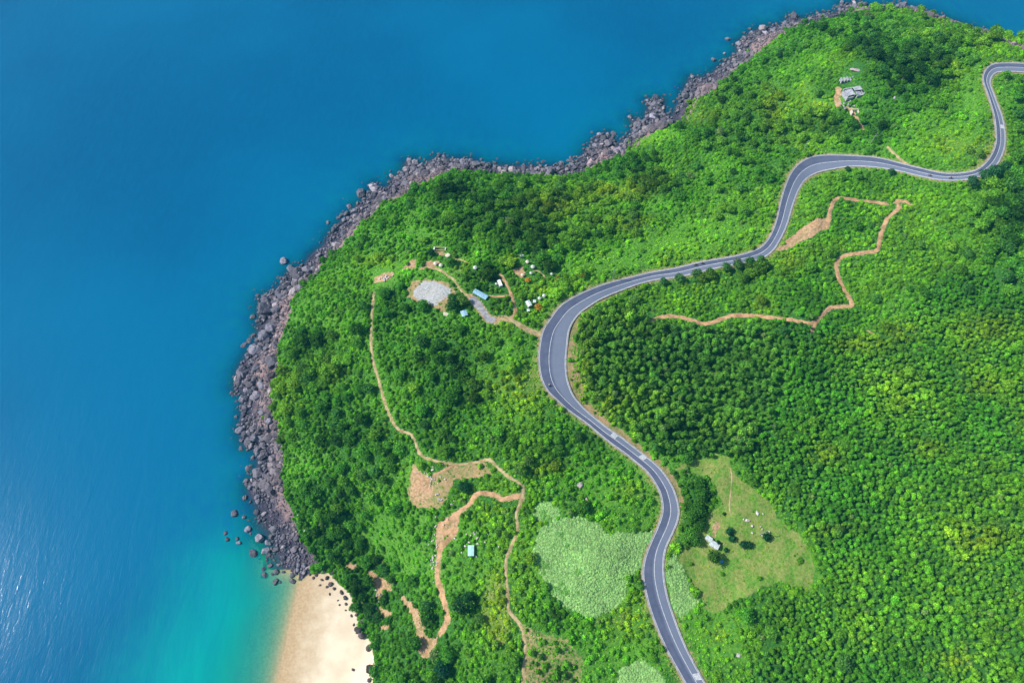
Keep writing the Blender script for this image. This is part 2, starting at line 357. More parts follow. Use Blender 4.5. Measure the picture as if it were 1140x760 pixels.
# ground
def ground_mat():
    m, nt, out = mat('ground'); n = N(nt); p = n.pos()
    n1 = n.noise(.09, 4, .6, p); n2 = n.noise(.9, 4, .65, p); n3 = n.noise(4., 3, .7, p)
    e = n.math('MULTIPLY', n.math('SUBTRACT', n.math('ADD', n.math('MULTIPLY', n2, .6), n.math('MULTIPLY', n3, .4)), .5), 2.6)
    def w(name):
        a = n.attr(name).outputs['Fac']
        return n.ramp(n.math('ADD', a, n.math('MULTIPLY', e, n.math('MULTIPLY', n.math('MULTIPLY', a, n.math('SUBTRACT', 1., a)), 2.))), .35, .65)
    fine = n.ramp(n3, .35, .65); mid = n.ramp(n2, .35, .65)
    green = n.mix(mid, n.mix(fine, (.018, .085, .014), (.032, .13, .018)), n.mix(fine, (.04, .16, .02), (.065, .2, .022)))
    lush = n.mix(mid, (.05, .19, .018), n.mix(fine, (.09, .26, .022), (.15, .3, .03)))
    c = n.mix(w('lush'), green, lush)
    n0 = n.ramp(n.noise(.22, 3, .6, p), .36, .62)
    dry = n.mix(n0, n.mix(mid, n.mix(fine, (.05, .17, .015), (.10, .26, .025)), n.mix(fine, (.13, .27, .03), (.2, .31, .05))), n.mix(mid, n.mix(fine, (.13, .19, .03), (.22, .26, .06)), n.mix(fine, (.18, .27, .04), (.34, .32, .12))))
    c = n.mix(w('dry'), c, dry)
    brown = n.mix(n0, n.mix(mid, n.mix(fine, (.06, .15, .025), (.2, .22, .06)), n.mix(fine, (.24, .2, .08), (.4, .3, .14))), n.mix(mid, n.mix(fine, (.24, .17, .07), (.4, .26, .12)), n.mix(fine, (.3, .2, .09), (.5, .36, .2))))
    c = n.mix(w('brown'), c, brown)
    dirt = n.mix(mid, n.mix(n0, (.2, .17, .06), (.36, .2, .1)), n.mix(fine, (.44, .27, .15), (.56, .38, .23)))
    c = n.mix(w('creep'), c, n.mix(fine, (.12, .3, .07), (.2, .42, .12)))
    c = n.mix(w('dirt'), c, dirt)
    grav = n.mix(n0, n.mix(mid, n.mix(fine, (.14, .19, .12), (.4, .4, .4)), n.mix(fine, (.3, .3, .3), (.55, .55, .58))), n.mix(mid, n.mix(fine, (.24, .21, .17), (.42, .4, .38)), n.mix(fine, (.3, .3, .29), (.5, .5, .5))))
    c = n.mix(w('gravel'), c, grav)
    zr = n.new('ShaderNodeSeparateXYZ'); n.link(p, zr.inputs[0])
    dk = n.mix(fine, (.03, .03, .05), (.09, .08, .12)); lt = n.mix(fine, (.15, .10, .10), (.34, .235, .22))
    rock = n.mix(n.ramp(n.math('ADD', zr.outputs[2], n.math('MULTIPLY', n2, 3.)), 1.5, 4.), dk, lt)
    c = n.mix(w('rock'), c, rock)
    # beach: pale dry sand, tan wet rim by height above the sea
    z = n.new('ShaderNodeSeparateXYZ'); n.link(p, z.inputs[0])
    st = n.noise(.12, 3, .5, n.mixvec(p) if False else p)
    zz = n.math('ADD', z.outputs[2], n.math('MULTIPLY', n.math('SUBTRACT', n1, .5), 1.2))
    wet = n.mix(mid, (.38, .26, .14), (.46, .33, .19)); drysand = n.mix(n.ramp(n1, .35, .65), (.58, .47, .33), (.68, .58, .42))
    drysand = n.mix(n.math('MULTIPLY', fine, .25), drysand, (.72, .56, .38))
    sand = n.mix(n.ramp(zz, .1, 1.6), wet, drysand)
    c = n.mix(w('sand'), c, sand)
    c = n.mix(w('deep'), c, n.mix(mid, (.03, .13, .15), (.09, .28, .27)))
    h = n.math('ADD', n.math('MULTIPLY', n2, .7), n.math('MULTIPLY', n3, .35))
    amt = n.math('SUBTRACT', 1., n.math('MULTIPLY', n.attr('sand').outputs['Fac'], .9))
    hh = n.math('MULTIPLY', h, amt)
    n.link(n.bsdf(c, .9, n.bump(hh, .8, .9), .15), out.inputs[0]); return m
N.mixvec = lambda s, p: p
M_GROUND = ground_mat()

def rock_mat():
    m, nt, out = mat('rock'); n = N(nt); o = n.obj(); p = n.pos()
    rnd = n.new('ShaderNodeObjectInfo').outputs['Random']
    t = n.attr('tint', 'INSTANCER').outputs['Color']
    a = n.noise(1.1, 5, .65, p); b = n.noise(6., 3, .7, p)
    f = n.ramp(n.math('ADD', n.math('MULTIPLY', a, .6), n.math('MULTIPLY', b, .4)), .38, .62)
    c = n.mix(f, n.mix(1., t, (.55, .52, .6), 'MULTIPLY'), n.mix(1., t, (1.2, 1.12, 1.12), 'MULTIPLY'))
    c = n.mix(n.math('MULTIPLY', rnd, .25), c, (.22, .19, .2))
    z = n.new('ShaderNodeSeparateXYZ'); n.link(p, z.inputs[0])
    wet = n.math('SUBTRACT', 1., n.ramp(n.math('ADD', z.outputs[2], n.math('MULTIPLY', a, .6)), .3, 1.1))
    c = n.mix(n.math('MULTIPLY', wet, .65), c, (.035, .035, .05))
    n.link(n.bsdf(c, .75, n.bump(b, .5, .3), .3), out.inputs[0]); return m
M_ROCK = rock_mat()
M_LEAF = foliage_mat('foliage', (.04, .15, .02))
M_BARK = simple('bark', (.12, .09, .06), (.25, .2, .15), 3., .9)

# ------------------------------------------------------------------ object helpers
def mesh_np(name, V, F, material=None, smooth=False, attrs=None):
    me = bpy.data.meshes.new(name)
    V = np.asarray(V, np.float32); 
    if isinstance(F, np.ndarray):
        nf, k = F.shape
        me.vertices.add(len(V)); me.vertices.foreach_set('co', V.ravel())
        me.loops.add(nf * k); me.loops.foreach_set('vertex_index', F.astype(np.int32).ravel())
        me.polygons.add(nf); me.polygons.foreach_set('loop_start', np.arange(0, nf * k, k, dtype=np.int32))
        me.polygons.foreach_set('loop_total', np.full(nf, k, np.int32))
        me.update(calc_edges=True)
    else:
        me.from_pydata([tuple(map(float, v)) for v in V], [], [tuple(map(int, f)) for f in F]); me.update()
    if attrs:
        for k_, v in attrs.items():
            a = me.attributes.new(k_, 'FLOAT', 'POINT'); a.data.foreach_set('value', np.asarray(v, np.float32))
    if material: me.materials.append(material)
    me.polygons.foreach_set('use_smooth', np.full(len(me.polygons), smooth, bool))
    return me
def link(name, me, parent=None):
    o = bpy.data.objects.new(name, me); COL.objects.link(o)
    if parent: o.parent = parent
    return o
def tag(o, label=None, cat=None, group=None, kind=None):
    if label: o['label'] = label
    if cat: o['category'] = cat
    if group: o['group'] = group
    if kind: o['kind'] = kind
    return o
def empty(name, loc, rot=0.):
    o = bpy.data.objects.new(name, None); COL.objects.link(o); o.location = loc; o.rotation_euler = (0, 0, rot)
    o.empty_display_size = .2; return o

# ------------------------------------------------------------------ terrain
Mg = maps(GX, GY, GZ)
tdist = np.full(GX.shape, 99.)
mm = GIN & (GX > -150) & (GX < 530) & (GY > -60) & (GY < 460)
tdist[mm] = track_dist(GX[mm], GY[mm])
VISW = (Mg['px'] > -40) & (Mg['px'] < 1180) & (Mg['py'] > -60) & (Mg['py'] < 800)
f32 = lambda a: a.astype(np.float32)
beachw = Mg['beach'] | ((seg_dist(GX, GY, [(-100,-300)] + bw[:2]) < 32) & (Mg['py'] > 758) & (GD < 60))
sand = f32(beachw & GIN)
ks = 1 - sstep(24, 70, seg_dist(GX, GY, bw))
sand = np.maximum(sand, np.where(~GIN, ks, 0))
sand = np.where(~GIN & (GD < 8) & (Mg['py'] < 634) & (Mg['py'] > 300), 0, sand)
rockw = f32((Mg['rock'] & VISW & GIN) | (GIN & (GD < 11) & ~beachw) | (~GIN & (GD < 6))) * (1 - sand)
blur0 = lambda A: np.asarray(A, float)
inner = inside(Mg['px'], Mg['py'], [(630,340),(644,345),(643,400),(653,445),(702,487),(748,522),(764,560),(750,560),(700,495),(630,440)])
att = {'creep': blur0(f32(Mg['pale'] & VISW)), 'sand': sand, 'rock': rockw,
 'dirt': np.clip(f32(Mg['dirt'] & VISW) + (1 - sstep(-.3, 1.0, tdist)) * .62 + .0, 0, 1),
 'gravel': f32(Mg['gravel'] & VISW),
 'brown': np.clip(f32((Mg['brown'] | Mg['yard']) & VISW) * .8 + f32(Mg['bushy'] & VISW) * .5 + (1 - sstep(.0, 2.6, ROADD)) * .62 + (1 - sstep(.2, 2.0, tdist)) * .4 + .7 * inner, 0, 1),
 'dry': np.clip(f32((Mg['clear']) & VISW) + .6 * (1 - sstep(1., 4.5, ROADD)) + .45 * np.clip(Mg['yl'], 0, 1) + .4 * f32(Mg['yellowf']), 0, 1),
 'lush': np.clip(.5 - .55 * Mg['cl'] + .25 * (fbm(GX, GY, 25, 3, 77) - .5) * 3, 0, 1) * (1 - .6 * Mg['plant']),
 'deep': np.where(GIN, 0, sstep(.25, 1.6, -GZ) * (1 - ks) + ks * sstep(1.0, 4.5, -GZ)) }
# blur slightly
def blur(A):
    B = A.copy(); B[1:-1, 1:-1] = (A[1:-1, 1:-1] * 2 + A[:-2, 1:-1] + A[2:, 1:-1] + A[1:-1, :-2] + A[1:-1, 2:]) / 6; return B
for k in ('dirt', 'gravel', 'brown', 'dry', 'rock', 'sand'): att[k] = blur(np.asarray(att[k], float))
# relief: ledges on the rocky shore, small bumps elsewhere
rr = (fbm(GX, GY, 4, 3, 5) - .5) * 2.6
GZ = GZ + (rr * .9 - .12) * att['rock'] * sstep(0, 2.5, GD) * np.where(GIN, 1, .5) + (fbm(GX, GY, 3.2, 2, 6) - .5) * .5 * (1 - att['sand']) * sstep(2, 6, ROADD) * GIN
ny, nx = GX.shape
idx = np.arange(nx * ny).reshape(ny, nx)
Q = np.stack([idx[:-1, :-1], idx[:-1, 1:], idx[1:, 1:], idx[1:, :-1]], -1).reshape(-1, 4)
VV = np.stack([GX, GY, GZ], -1).reshape(-1, 3)
def sub(name, fm, label):
    F = Q[fm]; u, inv = np.unique(F, return_inverse=True)
    at = {k: v.reshape(-1)[u] for k, v in att.items()}
    me = mesh_np(name, VV[u], inv.reshape(-1, 4), M_GROUND, True, at)
    return tag(link(name, me), label, None, None, 'structure')
zq = VV[Q[:, 0], 2]; sq = (beachw & GIN).reshape(-1)[Q[:, 0]]; iq = GIN.reshape(-1)[Q[:, 0]]; rq = (att['rock'].reshape(-1)[Q[:, 0]] > .5)
sub('ground', iq & ~sq & ~rq, 'green headland ground under the scrub and forest')
SBX = 0
sub('beach', iq & sq, 'pale sandy beach at the lower left of the headland')
sub('rocky_shore', iq & ~sq & rq, 'purple brown bedrock shore under the boulders')
sub('seabed', ~iq, 'sea bottom beyond the shore, sandy off the beach')

# ------------------------------------------------------------------ water
def water_mat():
    m, nt, out = mat('sea_water'); n = N(nt); p = n.pos()
    mp = n.new('ShaderNodeMapping'); n.link(p, mp.inputs[0]); mp.inputs['Rotation'].default_value = (0, 0, math.radians(-25)); mp.inputs['Scale'].default_value = (1., .28, 1.)
    v = mp.outputs[0]
    big = n.noise(.016, 3, .5, p); mid = n.noise(.10, 3, .6, v, .6); sm = n.noise(.45, 3, .6, v, .8); ti = n.noise(1.6, 2, .6, v)
    sh = n.attr('shoal').outputs['Fac']; tq = n.attr('turq').outputs['Fac']; op = n.attr('opac').outputs['Fac']
    deep = n.mix(n.ramp(n.noise(.0045, 3, .5, p), .35, .65), (.0, .082, .188), (.0, .118, .24))
    c = n.mix(n.math('MULTIPLY', n.ramp(sm, .35, .7), .22), deep, (.0, .13, .25))
    c = n.mix(n.math('MULTIPLY', sh, n.ramp(n.noise(.16, 4, .65, p), .3, .62)), c, (.0, .16, .20))
    tc = n.mix(n.ramp(mid, .2, .8), (.0, .26, .26), (.0, .33, .27))
    c = n.mix(tq, c, tc)
    h = n.math('ADD', n.math('ADD', n.math('MULTIPLY', mid, 1.), n.math('MULTIPLY', sm, .5)), n.math('MULTIPLY', ti, .16))
    nor = n.bump(h, .42, .28)
    dif = n.bsdf(c, .15, nor, .13)
    tr = n.new('ShaderNodeBsdfTransparent'); n.val(tr.inputs[0], n.mix(n.attr('thin').outputs['Fac'], n.mix(tq, (.25, .65, .78), (.35, .92, .84)), (.97, .98, .96)))
    mx = n.new('ShaderNodeMixShader'); n.link(n.math('ADD', op, 0., True), mx.inputs[0]); n.link(tr.outputs[0], mx.inputs[1]); n.link(dif, mx.inputs[2])
    n.link(mx.outputs[0], out.inputs[0]); return m
M_SEA = water_mat()
sx = np.concatenate([-190 - np.geomspace(2, 9000, 22)[::-1], np.arange(-190, 451, 2.), 450 + np.geomspace(2, 9000, 22)])
sx = np.concatenate([[-12000, -700, -500], np.arange(-400, 451, 2.), [600, 900, 12000]])
sy = np.concatenate([[-12000, -500, -200], np.arange(-60, 541, 2.), [700, 1200, 12000]])
WX, WY = np.meshgrid(sx, sy)
zb, wd, win = base_height(WX, WY)
dep = np.where(win, -zb, -zb)
bk = seg_dist(WX, WY, bw)
wpx, wpy, _ = project(WX, WY, np.zeros(WX.shape))
tq = (1 - sstep(20, 92, bk + 10 * (fbm(WX, WY, 30, 3, 12) - .5))) * sstep(560, 630, wpy + 10 * (fbm(WX, WY, 20, 2, 15) - .5))
shoal = np.clip(np.exp(-wd / 16.), 0, 1) * .9 * (.3 + fbm(WX, WY, 18, 3, 19)) + .45 * (1 - sstep(30, 120, bk))
opac = 1 - np.exp(-np.clip(-zb, 0, 99) / np.where(tq > .3, 1.0, .8))
opac = np.where(win, .0, np.clip(opac, 0, .97))
n2y, n2x = WX.shape; id2 = np.arange(n2x * n2y).reshape(n2y, n2x)
Q2 = np.stack([id2[:-1, :-1], id2[:-1, 1:], id2[1:, 1:], id2[1:, :-1]], -1).reshape(-1, 4)
me = mesh_np('sea', np.stack([WX, WY, np.zeros(WX.shape)], -1).reshape(-1, 3), Q2, M_SEA, True, {'shoal': np.clip(shoal, 0, 1).ravel(), 'turq': tq.ravel(), 'opac': opac.ravel(), 'thin': np.exp(-np.clip(-zb, 0, 99) / .35).ravel()})
tag(link('sea', me), 'deep blue sea turning turquoise beside the beach', None, None, 'structure')

# ------------------------------------------------------------------ road
def asphalt():
    m, nt, out = mat('asphalt'); n = N(nt); p = n.pos()
    a = n.noise(.25, 4, .6, p); b = n.noise(5., 3, .6, p); u = n.attr('across').outputs['Fac']
    tyre = n.math('MULTIPLY', n.math('ABSOLUTE', n.math('SINE', n.math('MULTIPLY', u, 12.56))), .3)
    f = n.math('ADD', n.math('MULTIPLY', a, .7), n.math('MULTIPLY', b, .3))
    c = n.mix(n.ramp(f, .3, .7), (.058, .075, .125), (.10, .115, .17))
    c = n.mix(tyre, c, (.07, .072, .11))
    c = n.mix(n.math('MULTIPLY', n.ramp(u, .40, .56), .5), c, (.19, .215, .27))
    n.link(n.bsdf(c, .8, n.bump(b, .2, .02), .3), out.inputs[0]); return m
M_ASPH = asphalt()
M_CONC = simple('pale_concrete', (.2, .2, .19), (.36, .35, .33), .6, .85)
M_PAINT = simple('road_paint', (.45, .45, .44), (.7, .7, .68), 1.5, .6)
M_PAINT2 = simple('worn_paint', (.4, .41, .42), (.66, .66, .62), 1.2, .7)
M_DIRT = simple('track_dirt', (.26, .15, .07), (.52, .31, .16), .35, .95, .6)
M_DIRTP = simple('pale_dirt', (.22, .17, .07), (.46, .35, .18), .35, .95, .6)
nrm = RR - RL; LN = np.hypot(nrm[:, 0], nrm[:, 1])[:, None]; nv = nrm / LN
def strip(name, A, B, dz, material, rows=2, parent=None, zoff=None, attrs=False):
    k = len(A); V = []; U = []
    for i in range(k):
        for r in range(rows):
            t = r / (rows - 1); q = A[i] * (1 - t) + B[i] * t
            V.append((q[0], q[1], RZ[i] + dz)); U.append(t)
    F = [(i * rows + r, i * rows + r + 1, (i + 1) * rows + r + 1, (i + 1) * rows + r) for i in range(k - 1) for r in range(rows - 1)]
    me = mesh_np(name, V, np.array(F), material, False, {'across': np.array(U)})
    return link(name, me, parent)
sh = .42
o = strip('road', RL + nv * sh, RR - nv * sh, .0, M_ASPH, 9); tag(o, 'grey asphalt road winding over the headland', None, None, 'structure')
road = o
def kerb(name, A, B, lab):
    k = len(A); V = []; F = []
    for i in range(k):
        for q, z in ((A[i], -.6), (A[i], .06), (B[i], .06), (B[i], -.6)): V.append((q[0], q[1], RZ[i] + z))
    for i in range(k - 1):
        for r in range(3):
            a = i * 4 + r; F.append((a, a + 1, a + 5, a + 4))
    o = link(name, mesh_np(name, V, np.array(F), M_CONC)); tag(o, lab, None, None, 'structure'); return o
kerb('kerb', RL - nv * .1, RL + nv * sh, 'pale concrete gutter along the seaward road edge')
kerb('kerb', RR - nv * sh, RR + nv * .1, 'pale concrete gutter along the inland road edge')
edgew = .16
for (a0, lab, dd) in ((RL + nv * (sh + .12), 'white edge line on the seaward side', 1), (RR - nv * (sh + .12), 'white edge line on the inland side', -1)):
    o = strip('road_marking', a0, a0 + nv * edgew * dd, .006, M_PAINT); tag(o, lab, None, None, 'structure')
cf = RS[:, 4:5]; CC = RL + nrm * cf
o = strip('road_marking', CC - nv * .1, CC + nv * .1, .006, M_PAINT2); tag(o, 'faded pale centre line between the two lanes', None, None, 'structure')
def near_station(px, py):
    g = ground_at(px, py); return int(np.argmin(np.hypot(RC[:, 0] - g[0], RC[:, 1] - g[1])))
for (px, py, lab) in ((682.5, 484.5, 'upper'), (714, 508.5, 'lower'), (770, 752, 'nearest'), (1115, 142, 'far')):
    i = near_station(px, py); c0 = RC[i]; tdir = RC[i + 1] - RC[i - 1]; tdir /= np.hypot(*tdir); nn = nv[i]
    V = []; F = []
    lo = CC[i] + nn * .25; hi = RR[i] - nn * (sh + .32)
    for k in range(6):
        o0 = tdir * (k * .42 - 1.2)
        b = len(V)
        for q in (lo + o0, hi + o0, hi + o0 + tdir * .27, lo + o0 + tdir * .27): V.append((q[0], q[1], RZ[i] + .013))
        F.append((b, b + 1, b + 2, b + 3))
    zg = (RZ[i + 1] - RZ[i - 1]) / np.hypot(*(RC[i + 1] - RC[i - 1]))
    V = [(x, y, z + zg * ((x - RC[i][0]) * tdir[0] + (y - RC[i][1]) * tdir[1]) + .02) for x, y, z in V]
    o = link('road_marking', mesh_np('road_marking', V, np.array(F), M_PAINT))
    tag(o, {'upper': 'pale rumble bars across the inland lane, upper of the pair below the big bend', 'lower': 'pale rumble bars across the inland lane, lower of the pair below the big bend',
            'nearest': 'pale rumble bars across the inland lane at the bottom of the photo', 'far': 'pale rumble bars below the far hairpin'}[lab], None, None, 'structure')

# drop tracks onto the terrain as ragged sheets
def ribbon(name, g, w, material, label, dz=.09):
    d = np.gradient(g, axis=0); L = np.hypot(d[:, 0], d[:, 1])[:, None]; d = d / L; nn = np.stack([-d[:, 1], d[:, 0]], 1)
    seg = np.hypot(*np.diff(g, axis=0).T); s = np.concatenate([[0], np.cumsum(seg)]); m = int(s[-1] / .6) + 2
    t = np.linspace(0, s[-1], m); G = np.stack([np.interp(t, s, g[:, i]) for i in range(2)], 1); NN = np.stack([np.interp(t, s, nn[:, i]) for i in range(2)], 1)
    wob = fbm(t, t * 0 + w * 37, 3.2, 3, 21) * 1.3 + .2; wob2 = fbm(t, t * 0 + w * 91, 3.2, 3, 22) * 1.3 + .2
    end = np.minimum(1, np.minimum(t, s[-1] - t) / 2. + .35)
    V = []; 
    for i in range(m):
        for k, f in enumerate((-1, -.5, 0, .5, 1)):
            ww = w * (wob[i] if f < 0 else wob2[i]) * end[i]; q = G[i] + NN[i] * f * ww
            V.append((q[0], q[1], 0))
    V = np.array(V); V[:, 2] = hz(V[:, 0], V[:, 1]) + dz - .1 * (np.tile([1, 0, 0, 0, 1], m))
    F = [(i * 5 + r, i * 5 + r + 1, i * 5 + r + 6, i * 5 + r + 5) for i in range(m - 1) for r in range(4)]
    o = link(name, mesh_np(name, V, np.array(F), material, True)); tag(o, label, None, None, 'structure'); return o
for k, (g, w, lab) in enumerate(TW): ribbon('dirt_path', g, w, M_DIRTP if k in (0, 6, 9, 10, 11, 13, 14) else M_DIRT, lab)
M_DRIVE = simple('driveway_concrete', (.17, .17, .18), (.32, .31, .32), .5, .85)
ribbon('driveway', DRIVE, 2.3, M_DRIVE, 'grey concrete driveway curving between the camp trees', .12)

# ------------------------------------------------------------------ plant meshes (radius 1 unit)
def leafy(seed, lobes, nleaf, ls, core=.72, zlow=-.35, name='crown', lvr=(0., 1.)):
    r = np.random.default_rng(seed)
    V = []; F = []; A = []
    tot = sum(l[3] * l[4] for l in lobes)
    for (cx, cy, cz, rx, rz_) in lobes:
        k = int(nleaf * rx * rz_ / tot)
        d = r.normal(size=(k * 3, 3)); d /= np.linalg.norm(d, axis=1)[:, None]; d = d[d[:, 2] > zlow][:k]
        rad = 1 + r.normal(size=len(d)) * .17
        P = np.stack([cx + d[:, 0] * rx * rad, cy + d[:, 1] * rx * rad, cz + d[:, 2] * rz_ * rad], 1)
        nn = d + r.normal(size=d.shape) * .45; nn /= np.linalg.norm(nn, axis=1)[:, None]
        for p, n_ in zip(P, nn):
            t = np.cross(n_, r.normal(size=3)); t /= np.linalg.norm(t); b = np.cross(n_, t); s = ls * r.uniform(.6, 1.35)
            i0 = len(V); w = s * r.uniform(.5, .9)
            V += [p - t * s, p - b * w + n_ * s * .15, p + t * s, p + b * w + n_ * s * .15]
            F.append((i0, i0 + 1, i0 + 2, i0 + 3)); A += [lvr[0] + (lvr[1] - lvr[0]) * r.uniform()] * 4
    # inner mass of each lobe
    for (cx, cy, cz, rx, rz_) in lobes:
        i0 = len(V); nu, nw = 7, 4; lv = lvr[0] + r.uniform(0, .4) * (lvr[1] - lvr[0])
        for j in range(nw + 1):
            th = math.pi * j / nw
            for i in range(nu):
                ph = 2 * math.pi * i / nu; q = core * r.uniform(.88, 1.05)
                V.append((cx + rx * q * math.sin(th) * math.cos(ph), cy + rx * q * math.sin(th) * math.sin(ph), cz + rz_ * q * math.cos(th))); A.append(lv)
        for j in range(nw):
            for i in range(nu):
                a = i0 + j * nu + i; b = i0 + j * nu + (i + 1) % nu; F.append((a, a + nu, b + nu, b))
    return mesh_np(name, np.array(V), np.array(F), M_LEAF, False, {'lv': A})
def mk_lobes(r, n, spread, size, zc, flat=.8):
    L = []
    for i in range(n):
        a = 2 * math.pi * i / n + r.uniform(-.4, .4); d = spread * r.uniform(.6, 1.)
        s = size * r.uniform(.75, 1.2); L.append((d * math.cos(a), d * math.sin(a), zc + r.uniform(-.18, .12), s, s * flat))
    L.append((r.uniform(-.15, .15), r.uniform(-.15, .15), zc + .28, size * 1.15, size * flat * 1.1)); return L
def trunk_mesh(seed, h, r0, name='trunk'):
    r = np.random.default_rng(seed); V = []; F = []
    def tube(P, R, k=6):
        i0 = len(V)
        for p, q in zip(P, R):
            for i in range(k):
                a = 2 * math.pi * i / k; V.append((p[0] + q * math.cos(a), p[1] + q * math.sin(a), p[2]))
        for j in range(len(P) - 1):
            for i in range(k): F.append((i0 + j * k + i, i0 + j * k + (i + 1) % k, i0 + (j + 1) * k + (i + 1) % k, i0 + (j + 1) * k + i))
    bx, by = r.uniform(-.05, .05, 2)
    tube([(0, 0, -.25), (0, 0, 0), (bx, by, h * .5), (bx * 2, by * 2, h)], [r0 * 1.3, r0, r0 * .75, r0 * .45])
    for k in range(4):
        a = 2 * math.pi * k / 4 + r.uniform(-.5, .5); z0 = h * r.uniform(.45, .7); l = r.uniform(.35, .55)
        tube([(bx, by, z0), (bx + l * .5 * math.cos(a), by + l * .5 * math.sin(a), z0 + .22), (bx + l * math.cos(a), by + l * math.sin(a), z0 + .5)], [r0 * .45, r0 * .3, r0 * .12], 4)
    return mesh_np(name, np.array(V), np.array(F), M_BARK, True)
rg = np.random.default_rng(3)
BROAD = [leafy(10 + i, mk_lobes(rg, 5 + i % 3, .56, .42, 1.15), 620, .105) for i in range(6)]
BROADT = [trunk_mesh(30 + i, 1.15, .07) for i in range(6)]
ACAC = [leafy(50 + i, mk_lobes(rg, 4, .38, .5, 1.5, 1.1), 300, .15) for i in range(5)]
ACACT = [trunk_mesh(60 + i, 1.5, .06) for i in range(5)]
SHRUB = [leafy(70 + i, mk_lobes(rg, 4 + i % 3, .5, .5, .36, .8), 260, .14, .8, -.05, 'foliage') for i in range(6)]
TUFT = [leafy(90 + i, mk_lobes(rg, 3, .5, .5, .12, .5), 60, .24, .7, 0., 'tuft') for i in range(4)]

MAT_ = [leafy(190 + i, mk_lobes(rg, 3, .5, .55, .05, .35), 50, .22, .8, 0., 'creeper_clump', (.35, .62)) for i in range(4)]

def tint_of(x, y, px, py, yl, cl, base, r, dark=0.):
    """leaf colour: kind base, drifting with the stand it belongs to"""
    t = fbm(x, y, 28, 3, 55); u = fbm(x, y, 9, 2, 66)
    k = len(x); v = r.uniform(0, 1, k)
    g = .6 + .75 * t + .6 * (u - .5) + .6 * (v - .5) - .42 * np.clip(cl, 0, 1) + .45 * np.clip(-cl, 0, 1)
    g = np.clip(g, .25, 1.8)
    c = np.array(base)[None, :] * g[:, None]
    w = np.clip(.1 + .6 * np.clip(yl, 0, 1.2) + 1.1 * (t - .5) + .3 * (v > .9) * r.uniform(0, 1, k), 0, 1)[:, None]
    c = c * (1 - w) + np.array([.27, .42, .02])[None, :] * g[:, None] * w
    b = (r.uniform(0, 1, k) > .86)[:, None] * .5
    c = c * (1 - b) + np.array([.05, .17, .05])[None, :] * g[:, None] * b
    q = (r.uniform(0, 1, k) > .988)[:, None] * .7
    c = c * (1 - q) + np.array([.2, .32, .1])[None, :] * q
    return np.clip(c, .004, .8)

def jgrid(sp, r, x0=-160, x1=535, y0=-50, y1=500, j=.42):
    xs = np.arange(x0, x1, sp); ys = np.arange(y0, y1, sp * .87)
    X, Y = np.meshgrid(xs, ys); X = X + (np.arange(len(ys)) % 2)[:, None] * sp * .5
    X = X + r.uniform(-j, j, X.shape) * sp; Y = Y + r.uniform(-j, j, Y.shape) * sp
    return X.ravel(), Y.ravel()
def land_pts(sp, seed, j=.42):
    r = np.random.default_rng(seed); x, y = jgrid(sp, r, j=j)
    d = bil(GD, x, y); ins = bil(GIN.astype(float), x, y) > .99
    m = ins & (d > 1.); x, y = x[m], y[m]; z = hz(x, y); px, py, _ = project(x, y, z)
    m = (px > -140) & (px < 1300) & (py > -120) & (py < 900); x, y, z = x[m], y[m], z[m]
    M = maps(x, y, z); M['td'] = track_dist(x, y); M['rd'] = bil(ROADD, x, y); M['d'] = bil(GD, x, y)
    M['x'], M['y'], M['z'] = x, y, z; M['r'] = r
    M['u'] = r.uniform(0, 1, len(x))
    M['rock'] = M['rock'] | (M['d'] < 6)
    return M
# footprints of camp buildings kept clear of plants (survey x, y, radius)
KEEP = [(490,277.5,7),(498,286,4),(485,294.5,4),(491,296.5,4),(529,299,4.5),(581,287,5),(587,293,5),(593,298.5,5),(591,306,4),(581.5,307.5,4),(614,307,3),(556,317,5),(552,318,3),(537,330,8),
        (588.5,339.5,6.5),(600,333,4),(605.5,330.5,4),(497,350,5),(517,349,5),(524.5,613,7.5),(793,606,8.5),(802,625,4),(942,88,8),(951,101,12),(953,77,9),(936,112,8),(951,125,6),(963,123,3),(588,346,3),(562,325,2),(428,309,12)]
def keep_clear(px, py, R=0.):
    m = np.zeros(len(px), bool)
    for a, b, q in KEEP: m |= np.hypot(px - a, (py - b) * 1.15) < q + R
    return m
def choose(M, prob, mask): return mask & (M['u'] < prob)
out_ = {}
# big broadleaf trees
M = land_pts(5.2, 101)
p = np.clip(.20 + .62 * M['cl'] + .5 * (fbm(M['x'], M['y'], 30, 3, 88) - .5), 0, .97)
p = np.where(M['big'], .85, p); p = np.where((M['plant'] | M['tall']) & ~M['big'], np.clip(.035 + .3 * (M['cl'] > .5), 0, 1), p); p = np.where(M['rs'], np.clip(p * .45 + .0, 0, 1) + .5 * (M['cl'] > .45), p)
mk = ~(M['rock'] | M['beach'] | M['clear'] & (M['cl'] < .5) | M['pale'] | M['yard'] | M['brown'] & (M['cl'] < .5) | M['dirt'] | M['bushy'] | M['yellowf']) & (M['td'] > 3.4) & (M['rd'] > 4.3) & ~keep_clear(M['px'], M['py'], 6)
s = choose(M, p, mk); r = M['r']; k = s.sum()
rad = (2.1 + 1.9 * r.beta(2, 3, k)) * np.where(M['big'][s], 1.25, 1.) * (1 + .15 * np.clip(M['cl'][s], 0, 1))
near_edge = (M['d'][s] < 22); rad = rad * np.where(near_edge, .8, 1.)
T = tint_of(M['x'][s], M['y'][s], M['px'][s], M['py'][s], M['yl'][s], M['cl'][s], (.085, .31, .028), r)
out_['broad'] = dict(x=M['x'][s], y=M['y'][s], z=M['z'][s], rad=rad, t=T, zs=r.uniform(.75, 1.05, k))
BRX, BRY, BRR = M['x'][s], M['y'][s], rad
